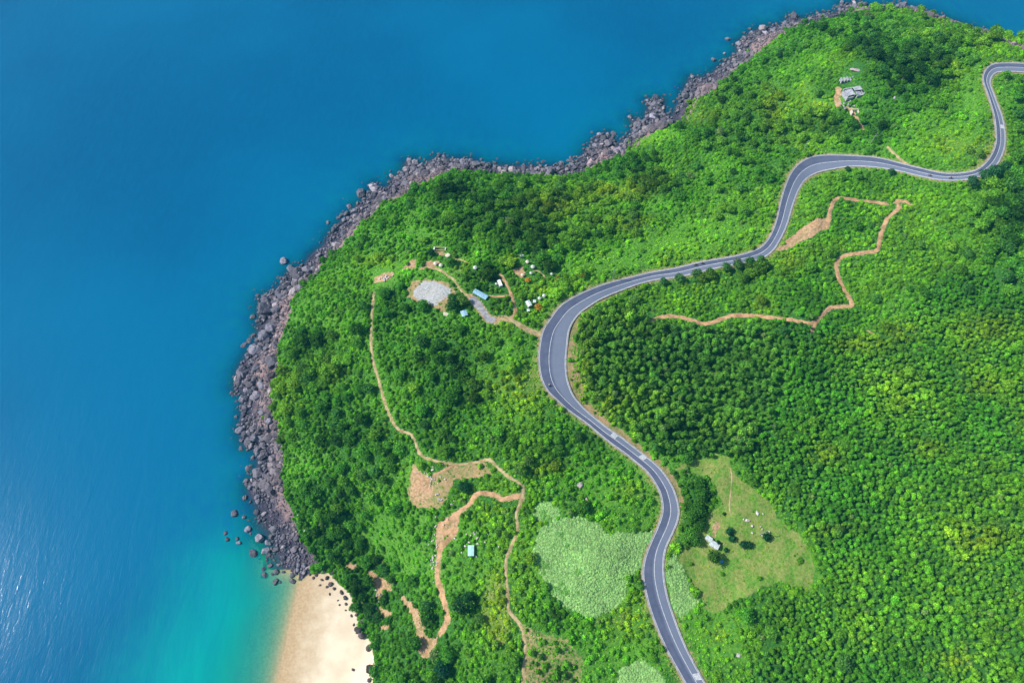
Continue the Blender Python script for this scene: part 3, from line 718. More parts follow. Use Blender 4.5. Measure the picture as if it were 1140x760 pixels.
# plantation rows
def plantation(sp, seed, which, radr, base, zsr):
    M = land_pts(sp, seed, .42); r = M['r']
    mk = M[which] & ~(M['clear'] | M['pale'] | M['dirt'] | M['rock'] | M['big']) & (M['td'] > .9) & (M['rd'] > 3.2)
    s = choose(M, 1.25 - .8 * np.abs(fbm(M['x'], M['y'], 14, 3, 311) - .5) * 2 - .12 * np.clip(M['yl'], 0, 1), mk); k = s.sum()
    t = tint_of(M['x'][s], M['y'][s], M['px'][s], M['py'][s], M['yl'][s], M['cl'][s] * .4, base, r)
    return dict(x=M['x'][s], y=M['y'][s], z=M['z'][s], rad=r.uniform(*radr, k) * (.72 + .56 * fbm(M['x'][s], M['y'][s], 11, 3, 301)) * (1 + .5 * (r.uniform(0, 1, k) > .97)), t=t, zs=r.uniform(*zsr, k))
a = plantation(1.75, 111, 'plant', (.62, 1.35), (.10, .39, .025), (.8, 1.35)); b = plantation(2.5, 112, 'tall', (.9, 1.9), (.125, .37, .04), (1.15, 1.75))
m_ = ~inside(*project(a['x'], a['y'], a['z'])[:2], TALL)
a = {k: v[m_] for k, v in a.items()}
out_['acacia'] = {k: np.concatenate([a[k], b[k]]) for k in a}
# shrubs and small trees everywhere else
M = land_pts(2.05, 121, .48); r = M['r']
open_ = fbm(M['x'], M['y'], 16, 3, 45)
p = np.clip(.74 + .45 * M['cl'] + 1.3 * (open_ - .5), .12, .98)
p = np.where(M['rs'], .93, p); p = np.where(M['plant'] | M['tall'], .26, p)
p = np.where(M['clear'], .018, p); p = np.where(M['bushy'], .30, p); p = np.where(M['brown'] & VISW.any(), .05, p); p = np.where(M['yellowf'], .5, p)
p = np.where(M['rd'] < 4.5, p * .55, p)
mk = ~(M['rock'] & (M['u'] > .004) | M['beach'] | M['pale'] | M['yard'] | M['dirt']) & (M['td'] > .5 + 1.2 * (fbm(M['x'], M['y'], 4, 2, 61) - .45)) & (M['rd'] > 1.2) & ~keep_clear(M['px'], M['py'], 1.5)
s = choose(M, p, mk); k = s.sum()
rad = .75 + 1.15 * r.beta(1.6, 3.2, k); rad = np.where(M['rs'][s], rad * .95, rad)
T = tint_of(M['x'][s], M['y'][s], M['px'][s], M['py'][s], M['yl'][s] + .35 * M['yellowf'][s], M['cl'][s], (.13, .43, .02), r)
out_['shrub'] = dict(x=M['x'][s], y=M['y'][s], z=M['z'][s], rad=rad, t=T, zs=r.uniform(.8, 1.5, k) * np.where(M['bushy'][s], 1.2, 1))
# grass and herb tufts
M = land_pts(1.25, 131, .5); r = M['r']
mk = ~(M['rock'] | M['beach'] | M['gravel'] | M['dirt'] | M['pale'] | ((M['rd'] < 2.6) & inside(M['px'], M['py'], [(630,340),(644,345),(643,400),(653,445),(702,487),(748,522),(764,560),(750,560),(700,495),(630,440)])))  & (M['td'] > .1) & (M['rd'] > .6) & ~keep_clear(M['px'], M['py'], -1)
p = np.where(M['clear'], .16, .75); p = np.where(M['brown'] | M['yard'], .14, p); p = np.where(M['bushy'], .5, p); p = np.where(M['plant'], .2, p)
s = choose(M, p, mk & (M['cl'] < .6)); k = s.sum()
T = tint_of(M['x'][s], M['y'][s], M['px'][s], M['py'][s], M['yl'][s] + .9 * M['clear'][s] + .4 * M['yellowf'][s], M['cl'][s], (.13, .41, .02), r)
out_['tuft'] = dict(x=M['x'][s], y=M['y'][s], z=M['z'][s], rad=r.uniform(.35, .8, k) * np.where(M['clear'][s], .6, 1), t=T, zs=r.uniform(.5, 1.1, k))
# pale creeper
M = land_pts(.78, 141, .5); r = M['r']
fl = fbm(M['x'], M['y'], 7, 3, 59)
s = choose(M, .97, M['pale'] & (M['rd'] > .9) & (M['td'] > .3)); k = s.sum()
base = np.where((fl[s] > .76)[:, None], np.array([[.2, .45, .09]]), np.array([[.39, .64, .22]])); g = (r.uniform(.88, 1.12, k) * (.8 + .4 * fbm(M['x'][s], M['y'][s], 12, 3, 93)))[:, None]
out_['creeper'] = dict(x=M['x'][s], y=M['y'][s], z=M['z'][s], rad=r.uniform(.5, .85, k), t=base * g, zs=r.uniform(.5, .9, k))
# outlying country beyond the photograph, seen only from the side
# ------------------------------------------------------------------ boulders
def ico():
    t = (1 + 5 ** .5) / 2
    V = [(-1,t,0),(1,t,0),(-1,-t,0),(1,-t,0),(0,-1,t),(0,1,t),(0,-1,-t),(0,1,-t),(t,0,-1),(t,0,1),(-t,0,-1),(-t,0,1)]
    F = [(0,11,5),(0,5,1),(0,1,7),(0,7,10),(0,10,11),(1,5,9),(5,11,4),(11,10,2),(10,7,6),(7,1,8),(3,9,4),(3,4,2),(3,2,6),(3,6,8),(3,8,9),(4,9,5),(2,4,11),(6,2,10),(8,6,7),(9,8,1)]
    V = [np.array(v, float) / np.linalg.norm(v) for v in V]
    for _ in range(3):
        c = {}; G = []
        def mid(a, b):
            k = (min(a, b), max(a, b))
            if k not in c: m = V[a] + V[b]; V.append(m / np.linalg.norm(m)); c[k] = len(V) - 1
            return c[k]
        for a, b, d in F:
            x, y, z = mid(a, b), mid(b, d), mid(d, a); G += [(a, x, z), (b, y, x), (d, z, y), (x, y, z)]
        F = G
    return np.array(V), np.array(F)
IV, IF = ico()
def boulder(seed, planes=11, cut=(.62, .92), stretch=None):
    r = np.random.default_rng(seed); V = IV.copy()
    for _ in range(planes):
        n = r.normal(size=3); n /= np.linalg.norm(n); c = r.uniform(*cut); d = V @ n; over = np.clip(d - c, 0, None); V = V - n[None] * (over * .93)[:, None]
    V = V * (1 + .05 * np.sin(V[:, [0]] * 7 + seed) * np.sin(V[:, [1]] * 6) + .03 * r.normal(size=(len(V), 1)) * .6)
    st = stretch if stretch else (1, r.uniform(.65, .95), r.uniform(.55, .85)); V = V * np.array(st)[None]
    return mesh_np('boulder', V, IF, M_ROCK, False)
BOUL = [boulder(200 + i) for i in range(8)]
SLAB = boulder(231, 14, (.45, .8), (1.2, .8, .4))
r = np.random.default_rng(404)
def shore_pts(sp, seed):
    r = np.random.default_rng(seed); x, y = jgrid(sp, r, -170, 430, -40, 500, .5)
    d = bil(GD, x, y); ins = bil(GIN.astype(float), x, y) > .5; z = hz(x, y); px, py, _ = project(x, y, np.where(ins, z, 0))
    fr = (px > -60) & (px < 1200) & (py > -60) & (py < 760)
    wxx = px + (fbm(x, y, 5, 2, 31) - .5) * 6
    rk = inside(wxx, py, ROCKPOLY)
    return x[fr], y[fr], z[fr], d[fr], ins[fr], px[fr], py[fr], rk[fr], r
BO = []
x, y, z, d, ins, px, py, rk, r = shore_pts(1.15, 405)
u = r.uniform(0, 1, len(x))
s1 = rk & ins & (u < np.where(py > 535, .92, .62))
off = (~ins) & (d < 22) & (u < (.34 + .5 * (py > 560)) * np.exp(-d / 6.5) * (.2 + 1.6 * (fbm(x, y, 22, 2, 8) > .45))) & ~((py > 632))
cl = fbm(x, y, 11, 3, 71)
rad = .42 + 4.2 * r.beta(.85, 7.5, len(x)) * (.2 + 1.8 * cl)
rad = np.where(off, rad * .8, rad)
rad = np.where((py > 545) & (px < 380), rad * .62, rad)     # finer scree toward the beach
s = (s1 & ((rad > .62) | (u < .5) | (py > 535))) | off
seaward = np.clip(1 - d / 18, 0, 1)
def rock_tint(n, sea, r):
    a = np.array([.17, .178, .205]); b = np.array([.185, .135, .13]); c = np.array([.035, .038, .055]); d_ = np.array([.48, .43, .40])
    w = r.uniform(0, 1, n)[:, None]; k = r.uniform(0, 1, n)[:, None]
    t = b * (1 - sea[:, None]) + a * sea[:, None]; t = t * (1 - .6 * (w < .38)) + c * .6 * (w < .38); t = t * (1 - .55 * (w > .93)) + d_ * .55 * (w > .93)
    return t * (.75 + .5 * k)
BO.append((x[s], y[s], np.where(ins[s], np.maximum(z[s], -.2), np.maximum(z[s], -1.4)) + rad[s] * np.where(ins[s], .22, .0) - np.where(off[s], rad[s] * .05, 0), rad[s], rock_tint(s.sum(), seaward[s], r)))
# rocks on the sand
bp = [(364,643,1.),(368,650,1.1),(372,655,.9),(364,653,.7),(358,645,.8),(372,642,.9),(380,659,1.2),(384,665,1.1),(385,672,.8),(392,674,1.3),(391,685,.7),(397,684,.9),(402,693,1.3),(404,690,.8),(376,668,.45),(378,673,.45),(367,661,.6),(385,679,.5),
      (400,702,1.9),(404,707,2.3),(397,700,1.2),(411,721,1.5),(412,745,2.2),(416,746,1.4),(393,745,.8),(412,757,1.4),(394,695,.6),(390,661,.6),(352,640,.9),(349,643,.7),(345,639,.8),(356,651,.6),(361,636,1.),(370,637,1.1),(381,650,.7),(376,646,.6)]
bx = np.array([ground_at(a, b) for a, b, c in bp]); br = np.array([c for a, b, c in bp]) * 1.0
tt = rock_tint(len(bp), np.zeros(len(bp)), r) * .55
BO.append((bx[:, 0], bx[:, 1], bx[:, 2] + br * .25, br, tt))
# notable boulders standing in the sea (map x, y, radius m)
nb = [(261,571,1.9),(276,589,1.7),(289,599,2.3),(279,604,.0),(299,604,1.9),(296,613,2.3),(282,616,2.2),(251,593,1.2),(253,600,1.2),(264,599,1.1),(266,604,1.3),(272,575,1.2),(286,570,1.6),(294,572,1.6),(258,437,1.3),(316,291,2.5),(325,300,3.2),(333,306,2.6),
      (310,326,2.9),(296,345,4.6),(402,216,3.4),(436,196,1.6),(456,180,2.6),(462,182,2.4),(469,185,2.1),(489,172,1.8),(365,248,1.4),(372,255,1.8),(385,238,2.2),(650,166,1.3),(701,131,1.8),(713,135,1.3),(721,113,1.6),(810,44,2.2),(794,67,1.9),(771,86,1.6),
      (883,18,3.),(848,33,3.6),(860,36,2.6),(822,50,2.3),(937,3,2.),(950,1,1.7),(1014,10,2.),(667,150,2.),(663,163,2.1),(735,114,2.2),(728,117,2.4),(806,60,1.3),(294,375,4.4),(302,366,3.2),(283,390,3.2),(270,417,3.4),(266,425,2.6),(303,403,4.2),(298,388,2.4),
      (292,428,3.),(286,440,2.6),(293,459,2.6),(268,479,2.6),(283,487,2.8),(300,468,2.4),(285,411,2.6),(309,345,3.4),(315,330,3.),(335,320,2.8),(330,312,2.4),(350,300,2.),(374,273,2.4),(383,262,2.6),(412,236,2.6),(430,222,2.8),(452,206,3.),(488,186,2.5),(503,184,2.2),(520,182,1.8)]
nb = [q for q in nb if q[2] > 0]
pts = []
for a, b, c in nb:
    gx, gy = on_plane(a, b, 0.); inn = float(bil(GIN.astype(float), np.array(gx), np.array(gy))) > .5
    g = ground_at(a, b) if inn else np.array([gx, gy, -.2]); pts.append((g[0], g[1], max(g[2], -.2) + c * .22))
pts = np.array(pts); nr = np.array([q[2] for q in nb])
BO.append((pts[:, 0], pts[:, 1], pts[:, 2], nr, rock_tint(len(nb), np.ones(len(nb)) * .9, r) * 1.25))
# submerged reef stones
x, y, z, d, ins, px, py, rk, r2 = shore_pts(2.6, 409)
s = (~ins) & (d < 26) & (r2.uniform(0, 1, len(x)) < .55 * np.exp(-d / 10)) & (py < 650)
k = s.sum(); RE = dict(x=x[s], y=y[s], z=z[s] + .2, rad=r2.uniform(.5, 1.7, k), t=np.tile([[.12, .12, .12]], (k, 1)), zs=np.ones(k))
B = [np.concatenate([b[i] for b in BO]) for i in range(5)]
out_['boulder'] = dict(x=B[0], y=B[1], z=B[2], rad=B[3], t=B[4], zs=np.ones(len(B[0])))

# ------------------------------------------------------------------ individuals and stuff
LM = [('the gravel yard', 480, 322), ('the big road bend', 615, 395), ('the teal roofed shed', 524, 613), ('the dry clearing', 840, 600), ('the pale creeper field', 655, 620), ('the sandy beach', 370, 690), ('the bare brown slope', 480, 550),
      ('the camp huts', 585, 312), ('the zigzag dirt track', 950, 300), ('the upper road loop', 890, 190), ('the ruined stone building', 948, 100), ('the far hairpin', 1100, 90), ('the rocky western point', 285, 430), ('the rocky northern shore', 600, 190),
      ('the rumble bars', 700, 497), ('the lower road curve', 735, 640), ('the white roofed hut', 793, 606), ('the tall plantation', 750, 430), ('the jutting northern reef', 725, 125)]
def where(px, py):
    n, a, b = min(LM, key=lambda q: math.hypot(q[1] - px, q[2] - py)); dx, dy = px - a, b - py
    if math.hypot(dx, dy) < 22: return 'close beside ' + n
    ang = math.degrees(math.atan2(dy, dx)) % 360
    w = ['right of', 'up and right of', 'straight above', 'up and left of', 'left of', 'down and left of', 'straight below', 'down and right of'][int((ang + 22.5) // 45) % 8]
    return ('just ' if math.hypot(dx, dy) < 55 else 'well ') + w + ' ' + n
def tone(t):
    l = .3 * t[0] + .6 * t[1]; 
    if t[0] > .5 * t[1]: return 'yellowish green'
    return 'bright green' if l > .14 else ('mid green' if l > .085 else 'dark green')
def scatter(name, D, idx, meshes, trunks, seed, label):
    """one object: the mass too numerous to count, instanced on points by geometry nodes from the first trees of the kind"""
    r = np.random.default_rng(seed); k = len(idx)
    me = bpy.data.meshes.new(name); me.vertices.add(k)
    me.vertices.foreach_set('co', np.stack([D['x'][idx], D['y'][idx], D['z'][idx]], 1).astype(np.float32).ravel())
    def at(n, ty, v, f='value'):
        a = me.attributes.new(n, ty, 'POINT'); a.data.foreach_set(f, v)
    rot = np.zeros((k, 3), np.float32); rot[:, 2] = r.uniform(0, 6.283, k)
    if name in ('rocks', 'reef'): rot[:, 0] = r.uniform(-.5, .5, k); rot[:, 1] = r.uniform(-.5, .5, k)
    else: rot[:, 0] = r.uniform(-.08, .08, k); rot[:, 1] = r.uniform(-.08, .08, k)
    sc = np.stack([D['rad'][idx] * r.uniform(.85, 1.15, k), D['rad'][idx] * r.uniform(.85, 1.15, k), D['rad'][idx] * D['zs'][idx]], 1).astype(np.float32)
    at('rot', 'FLOAT_VECTOR', rot.ravel(), 'vector'); at('scl', 'FLOAT_VECTOR', sc.ravel(), 'vector')
    at('pick', 'INT', r.integers(0, len(meshes), k).astype(np.int32))
    at('tint', 'FLOAT_COLOR', np.concatenate([D['t'][idx], np.ones((k, 1))], 1).astype(np.float32).ravel(), 'color')
    o = link(name, me); tag(o, label, name.replace('_', ' '), None, 'stuff')
    ng = bpy.data.node_groups.new(name, 'GeometryNodeTree')
    ng.interface.new_socket('Geometry', in_out='INPUT', socket_type='NodeSocketGeometry'); ng.interface.new_socket('Geometry', in_out='OUTPUT', socket_type='NodeSocketGeometry')
    gi = ng.nodes.new('NodeGroupInput'); go = ng.nodes.new('NodeGroupOutput'); iop = ng.nodes.new('GeometryNodeInstanceOnPoints')
    g2i = ng.nodes.new('GeometryNodeGeometryToInstance')
    for i in reversed(range(len(meshes))):
        oi = ng.nodes.new('GeometryNodeObjectInfo'); oi.inputs['Object'].default_value = meshes[i]; src = oi.outputs['Geometry']
        if trunks:
            oj = ng.nodes.new('GeometryNodeObjectInfo'); oj.inputs['Object'].default_value = trunks[i]
            j = ng.nodes.new('GeometryNodeJoinGeometry'); ng.links.new(oj.outputs['Geometry'], j.inputs[0]); ng.links.new(src, j.inputs[0]); src = j.outputs[0]
        gg = ng.nodes.new('GeometryNodeGeometryToInstance'); ng.links.new(src, gg.inputs[0]); src = gg.outputs[0]
        if i == len(meshes) - 1: jj = ng.nodes.new('GeometryNodeJoinGeometry')
        ng.links.new(src, jj.inputs[0])
    def na(n, ty):
        a = ng.nodes.new('GeometryNodeInputNamedAttribute'); a.data_type = ty; a.inputs['Name'].default_value = n; return a.outputs[0]
    ng.links.new(gi.outputs[0], iop.inputs['Points']); ng.links.new(jj.outputs[0], iop.inputs['Instance']); iop.inputs['Pick Instance'].default_value = True
    ng.links.new(na('pick', 'INT'), iop.inputs['Instance Index'])
    e2r = ng.nodes.new('FunctionNodeEulerToRotation'); ng.links.new(na('rot', 'FLOAT_VECTOR'), e2r.inputs[0]); ng.links.new(e2r.outputs[0], iop.inputs['Rotation'])
    ng.links.new(na('scl', 'FLOAT_VECTOR'), iop.inputs['Scale'])
    ng.links.new(iop.outputs[0], go.inputs[0])
    md = o.modifiers.new('scatter', 'NODES'); md.node_group = ng
    return o
def tinted(o, t): o['tint'] = [float(t[0]), float(t[1]), float(t[2]), 1.0]

def individuals(D, n, name, crowns, trunks, cat, group, labf, seed, rocks=False):
    px, py, dep = project(D['x'], D['y'], D['z'])
    score = D['rad'] / dep * ((px > 4) & (px < 1136) & (py > 4) & (py < 756)) * (D['z'] > -.9)
    order = np.argsort(-score); ind = order[:n]; rest = order[n:]
    r = np.random.default_rng(seed); src = [None] * len(crowns); srt = [None] * len(crowns)
    for q, i in enumerate(ind):
        v = q % len(crowns); t = D['t'][i]; w = where(px[i], py[i])
        loc = (D['x'][i], D['y'][i], D['z'][i]); rt = r.uniform(0, 6.28); sc = (D['rad'][i], D['rad'][i] * r.uniform(.9, 1.1), D['rad'][i] * D['zs'][i])
        if trunks:
            e = empty(name, loc, rt); e.scale = sc
            c = link('crown', crowns[v], e); tinted(c, t); k = link('trunk', trunks[v], e)
            if src[v] is None: src[v] = c; srt[v] = k
            tag(e, labf(t, D['rad'][i], w), cat, group)
        else:
            e = link(name, crowns[v]); e.location = loc; e.scale = sc
            e.rotation_euler = (r.uniform(-.5, .5), r.uniform(-.5, .5), rt) if rocks else (0, 0, rt); tinted(e, t)
            if src[v] is None: src[v] = e
            tag(e, labf(t, D['rad'][i], w), cat, group)
    return src, srt, rest
def sz(r, a, b): return 'large' if r > b else ('small' if r < a else 'medium')
src, srt, rest = individuals(out_['broad'], 300, 'broadleaf_tree', BROAD, BROADT, 'tree', 'broadleaf trees of the headland forest', lambda t, r, w: f'{sz(r,3,3.9)} {tone(t)} round crowned tree {w}', 501)
scatter('forest', out_['broad'], rest, src, srt, 502, 'mass of round crowned broadleaf trees across the headland')
src, srt, rest = individuals(out_['acacia'], 300, 'plantation_tree', ACAC, ACACT, 'tree', 'close planted plantation trees', lambda t, r, w: f'{tone(t)} plantation tree in close rows {w}', 503)
scatter('plantation', out_['acacia'], rest, src, srt, 504, 'dense even young plantation covering the slope at right')
src, srt, rest = individuals(out_['shrub'], 300, 'shrub', SHRUB, None, 'shrub', 'wild shrubs of the headland scrub', lambda t, r, w: f'{sz(r,1.5,1.75)} {tone(t)} rounded wild shrub {w}', 505)
scatter('scrub', out_['shrub'], rest, src, None, 506, 'tangled low green scrub filling the open slopes')
def tmpsrc(meshes, D, name, label):
    # the first few of the mass are real objects joined to the same stuff by parenting
    out = []
    for i, m in enumerate(meshes):
        o = link(name + '_clump', m); o.location = (D['x'][i], D['y'][i], D['z'][i]); o.scale = (D['rad'][i],) * 3; tinted(o, D['t'][i]); out.append(o)
    return out
for nm, key_, lab in (('grass', 'tuft', 'rough green grass and herbs between the shrubs'), ('creeper', 'creeper', 'pale sage green creeper smothering the slope beside the road')):
    D = out_[key_]; so = tmpsrc(MAT_ if nm == 'creeper' else TUFT, D, nm, lab); o = scatter(nm, D, np.arange(4, len(D['x'])), so, None, 507, lab)
    for q in so: q.parent = o
bs = ['rounded', 'angular', 'blocky']
src, srt, rest = individuals(out_['boulder'], 300, 'boulder', BOUL, None, 'boulder', 'shore boulders', lambda t, r, w: f"{'huge' if r>2.6 else ('large' if r>1.9 else 'middling')} {'pale grey' if t[1]>.33 else ('dark grey' if t[1]<.18 else ('purple brown' if t[0]>t[1]*1.25 else 'grey'))} boulder {w}", 508, True)
scatter('rocks', out_['boulder'], rest, src, None, 509, 'jumbled grey and purple rocks along the waterline')
scatter('reef', RE, np.arange(len(RE['x'])), src, None, 510, 'dark submerged stones under the shallow water')

# ------------------------------------------------------------------ special trees
def single_tree(px, py, rad, t, label, hs=.95, v=0, name='broadleaf_tree'):
    g = ground_at(px, py + 0); e = empty(name, g, random.uniform(0, 6)); e.scale = (rad, rad, rad * hs)
    c = link('crown', BROAD[v % 6], e); tinted(c, t); link('trunk', BROADT[v % 6], e); tag(e, label, 'tree'); return e
for k, (px, py, rad, t, lab) in enumerate([
 (646,308,2.3,(.55,.42,.02),'golden yellow flowering tree between the camp and the road'),
 (587,314,1.7,(.6,.36,.03),'small amber flowering tree amid the round white canopies'),
 (599,344,2.0,(.42,.24,.03),'orange flowering tree beside the white rectangular hut'),
 (621,314,1.9,(.22,.2,.04),'brownish tree at the right edge of the camp lawn'),
 (569,315,2.0,(.13,.34,.02),'lime green round tree beside the camp lane'),
 (581,331,2.1,(.14,.36,.02),'lime green tree left of the white rectangular hut'),
 (539,322,1.9,(.07,.26,.02),'bright green tree above the blue roofed shelter'),
 (506,286,1.6,(.15,.34,.02),'small lime tree by the thin pale path'),
 (623,276,1.9,(.2,.34,.03),'yellow green tree above the golden flowering tree'),
 (505,343,3.8,(.05,.17,.03),'large spreading tree at the right of the gravel yard'),
 (515,338,3.2,(.10,.22,.03),'yellow tipped tree overhanging the grey driveway'),
 (481,284,2.2,(.02,.09,.03),'dark round tree left of the long low shed'),
 (515,676,4.2,(.015,.075,.02),'big lone dark tree left of the winding footpath'),
 (521,667,3.4,(.018,.085,.02),'dark tree joined to the big lone tree by the footpath'),
 (494,745,3.6,(.012,.075,.03),'dark round tree standing below the orange dirt track'),
 (518,544,3.0,(.018,.09,.025),'dark tree in the bare brown slope'),
 (738,316,2.4,(.05,.17,.04),'tree overhanging the inland edge of the straight, first from the left'),
 (755,313,3.0,(.06,.18,.04),'tree overhanging the inland edge of the straight, second from the left'),
 (774,309,3.1,(.07,.19,.04),'tree overhanging the inland edge of the straight, third from the left'),
 (789,307,2.8,(.05,.20,.04),'tree overhanging the inland edge of the straight, fourth from the left'),
 (807,301,2.9,(.06,.17,.04),'tree overhanging the inland edge of the straight, fifth from the left'),
 (820,298,3.0,(.07,.18,.04),'tree overhanging the inland edge of the straight, sixth from the left'),
 (833,295,3.0,(.05,.19,.04),'tree overhanging the inland edge of the straight, seventh from the left'),
 (846,292,2.6,(.06,.20,.04),'tree overhanging the inland edge of the straight, eighth from the left'),
 (1078,207,3.6,(.04,.14,.05),'big tree hiding the road dip, first from the left'),
 (1091,201,4.0,(.04,.15,.05),'big tree hiding the road dip, second from the left'),
 (1103,196,4.0,(.04,.16,.05),'big tree hiding the road dip, third from the left'),
 (1115,190,3.4,(.04,.17,.05),'big tree hiding the road dip, fourth from the left'),
(942,190,1.6,(.04,.15,.04),'small tree at the inner edge of the upper loop'),(990,194,2.2,(.05,.18,.04),'tree at the inner edge before the road dip'),
 (376,645,0.1,(.02,.1,.02),'')]):
    if lab: single_tree(px, py, rad, t, lab, v=k)
for k, (px, py, rad, t, lab) in enumerate([
 (799,605,1.5,(.02,.09,.025),'small dark bush touching the white roofed hut'),(812,592,2.0,(.02,.1,.03),'upper dark bush of the elongated clump in the clearing'),(815,600,1.9,(.02,.095,.03),'lower dark bush of the elongated clump in the clearing'),
 (827,607,2.0,(.02,.095,.03),'left half of the oval dark bush in the clearing'),(833,607,1.9,(.022,.1,.03),'right half of the oval dark bush in the clearing'),(853,598,2.1,(.018,.09,.025),'rightmost lone dark bush in the clearing'),
 (808,612,1.1,(.02,.1,.02),'tiny dark bush right of the white roofed hut'),(806,572,.9,(.03,.12,.02),'tiny bush near the top of the clearing hut path')]):
    g = ground_at(px, py); o = link('shrub', SHRUB[k % 6]); o.location = g; o.scale = (rad, rad, rad * 1.2); tinted(o, t); tag(o, lab, 'shrub')

# ------------------------------------------------------------------ buildings and camp things
def box(bm_v, bm_f, x0, x1, y0, y1, z0, z1):
    i = len(bm_v); bm_v += [(x0,y0,z0),(x1,y0,z0),(x1,y1,z0),(x0,y1,z0),(x0,y0,z1),(x1,y0,z1),(x1,y1,z1),(x0,y1,z1)]
    bm_f += [(i,i+3,i+2,i+1),(i+4,i+5,i+6,i+7),(i,i+1,i+5,i+4),(i+1,i+2,i+6,i+5),(i+2,i+3,i+7,i+6),(i+3,i,i+4,i+7)]
def bmesh_obj(name, boxes, material, parent):
    V = []; F = []
    for b in boxes: box(V, F, *b)
    return link(name, mesh_np(name, V, F, material), parent)
def corr(name, a, b):
    m, nt, out = mat(name); n = N(nt); o = n.obj(); sp = n.new('ShaderNodeSeparateXYZ'); n.link(o, sp.inputs[0])
    w = n.math('SINE', n.math('MULTIPLY', sp.outputs[0], 28.)); f = n.noise(1.2, 4, .6, o)
    n.link(n.bsdf(n.mix(n.ramp(f, .4, .65), a, b), .45, n.bump(w, .5, .04), .5), out.inputs[0]); return m
M_TEAL = corr('teal_tin', (.26, .55, .47), (.38, .63, .55)); M_WTIN = corr('white_tin', (.40, .46, .44), (.62, .65, .61)); M_BTIN = corr('blue_tin', (.16, .32, .42), (.32, .5, .58))
M_WALL = simple('plaster', (.5, .46, .4), (.68, .64, .56), 1.5); M_WOOD = simple('weathered_wood', (.16, .1, .06), (.3, .21, .13), 2.)
M_CANV = simple('white_canvas', (.4, .42, .38), (.62, .62, .57), 1.5, .7, .1); M_CREAM = simple('cream_canvas', (.5, .46, .34), (.68, .62, .48), 1.5, .7, .1)
M_DARK = simple('near_black', (.015, .015, .018), (.03, .03, .03), 3., .5); M_BRICK = simple('brick', (.45, .25, .16), (.6, .38, .26), 3., .9)
M_BLUEP = simple('blue_plastic', (.02, .2, .6), (.04, .3, .75), 3., .4, .05, .5); M_STONE = simple('grey_masonry', (.22, .23, .26), (.46, .46, .47), .9, .9, .6)
M_BLACK = simple('black_rubber', (.02, .02, .02), (.04, .04, .04), 5., .6); M_RED = simple('dark_red_body', (.12, .02, .02), (.2, .04, .03), 5., .35, .05, .5); M_METAL = simple('grey_metal', (.3, .3, .32), (.45, .45, .46), 5., .4, .05, .5, .7)
M_SKIN = simple('skin', (.35, .19, .12), (.42, .25, .17), 5.); M_SHIRTW = simple('white_shirt', (.75, .75, .74), (.85, .85, .85), 4.); M_SHIRTD = simple('dark_shirt', (.05, .05, .08), (.09, .08, .12), 4.)
M_TROU = simple('dark_trousers', (.03, .035, .06), (.06, .06, .09), 4.); M_GLASS = simple('dark_glass', (.03, .04, .05), (.05, .06, .07), 3., .1, 0., .8); M_CARP = simple('white_car_paint', (.75, .76, .77), (.82, .82, .82), 3., .25, 0., .6)

def hut(px, py, w, l, h, rot, roofm, label, cat='hut', name='hut', gable=.35, open_=False, wallm=None):
    g = ground_at(px, py); e = empty(name, (g[0], g[1], g[2] - .15), rot); tag(e, label, cat)
    t = .1
    if open_:
        for sx_ in (-1, 1):
            for sy_ in (-1, 1): bmesh_obj('post', [(sx_ * (w/2 - .15) - .06, sx_ * (w/2 - .15) + .06, sy_ * (l/2 - .15) - .06, sy_ * (l/2 - .15) + .06, 0, h)], M_WOOD, e)
    else:
        bmesh_obj('wall', [(-w/2, w/2, -l/2, -l/2 + t, 0, h), (-w/2, w/2, l/2 - t, l/2, 0, h), (-w/2, -w/2 + t, -l/2 + t, l/2 - t, 0, h), (w/2 - t, w/2, -l/2 + t, l/2 - t, 0, h)], wallm or M_WALL, e)
        bmesh_obj('door', [(-.4, .4, -l/2 - .05, -l/2 - .003, .1, min(h - .1, 1.95))], M_WOOD, e)
        bmesh_obj('window', [(-w/2 - .04, -w/2 - .003, -.4, .4, .9, 1.6)], M_GLASS, e)
    ov = .25; V = []; F = []
    a, b = w/2 + ov, l/2 + ov; rg_ = w * gable * .5
    P = [(-a, -b, h + .01), (0, -b, h + rg_), (a, -b, h + .01), (-a, b, h + .01), (0, b, h + rg_), (a, b, h + .01)]
    V = P + [(x, y, z + .07) for x, y, z in P]
    F = [(0, 1, 4, 3), (1, 2, 5, 4), (6, 9, 10, 7), (7, 10, 11, 8), (0, 3, 9, 6), (2, 8, 11, 5), (0, 6, 7, 1), (1, 7, 8, 2), (3, 4, 10, 9), (4, 5, 11, 10)]
    link('roof', mesh_np('roof', V, F, roofm), e); return e
def canopy(px, py, rad, m, label, h=2.1):
    g = ground_at(px, py); e = empty('canopy_tent', g, random.uniform(0, 3)); tag(e, label, 'tent', 'round white canopies at the camp' if m is M_CANV else None)
    n = 10; V = [(0, 0, h + rad * .45)]; F = []
    for j, (q, z) in enumerate(((.35, h + rad * .3), (.72, h + rad * .1), (1., h - .1), (1., h - .32))):
        for i in range(n): a = 2 * math.pi * i / n; s = 1 if i % 2 else .96; V.append((rad * q * s * math.cos(a), rad * q * s * math.sin(a), z))
    F = [(0, 1 + i, 1 + (i + 1) % n) for i in range(n)] + [(1 + j * n + i, 1 + (j + 1) * n + i, 1 + (j + 1) * n + (i + 1) % n, 1 + j * n + (i + 1) % n) for j in range(3) for i in range(n)]
    link('canopy', mesh_np('canopy', V, F, m), e)
    bmesh_obj('pole', [(-.05, .05, -.05, .05, -.3, h + rad * .4)], M_METAL, e); return e
R_ = math.radians
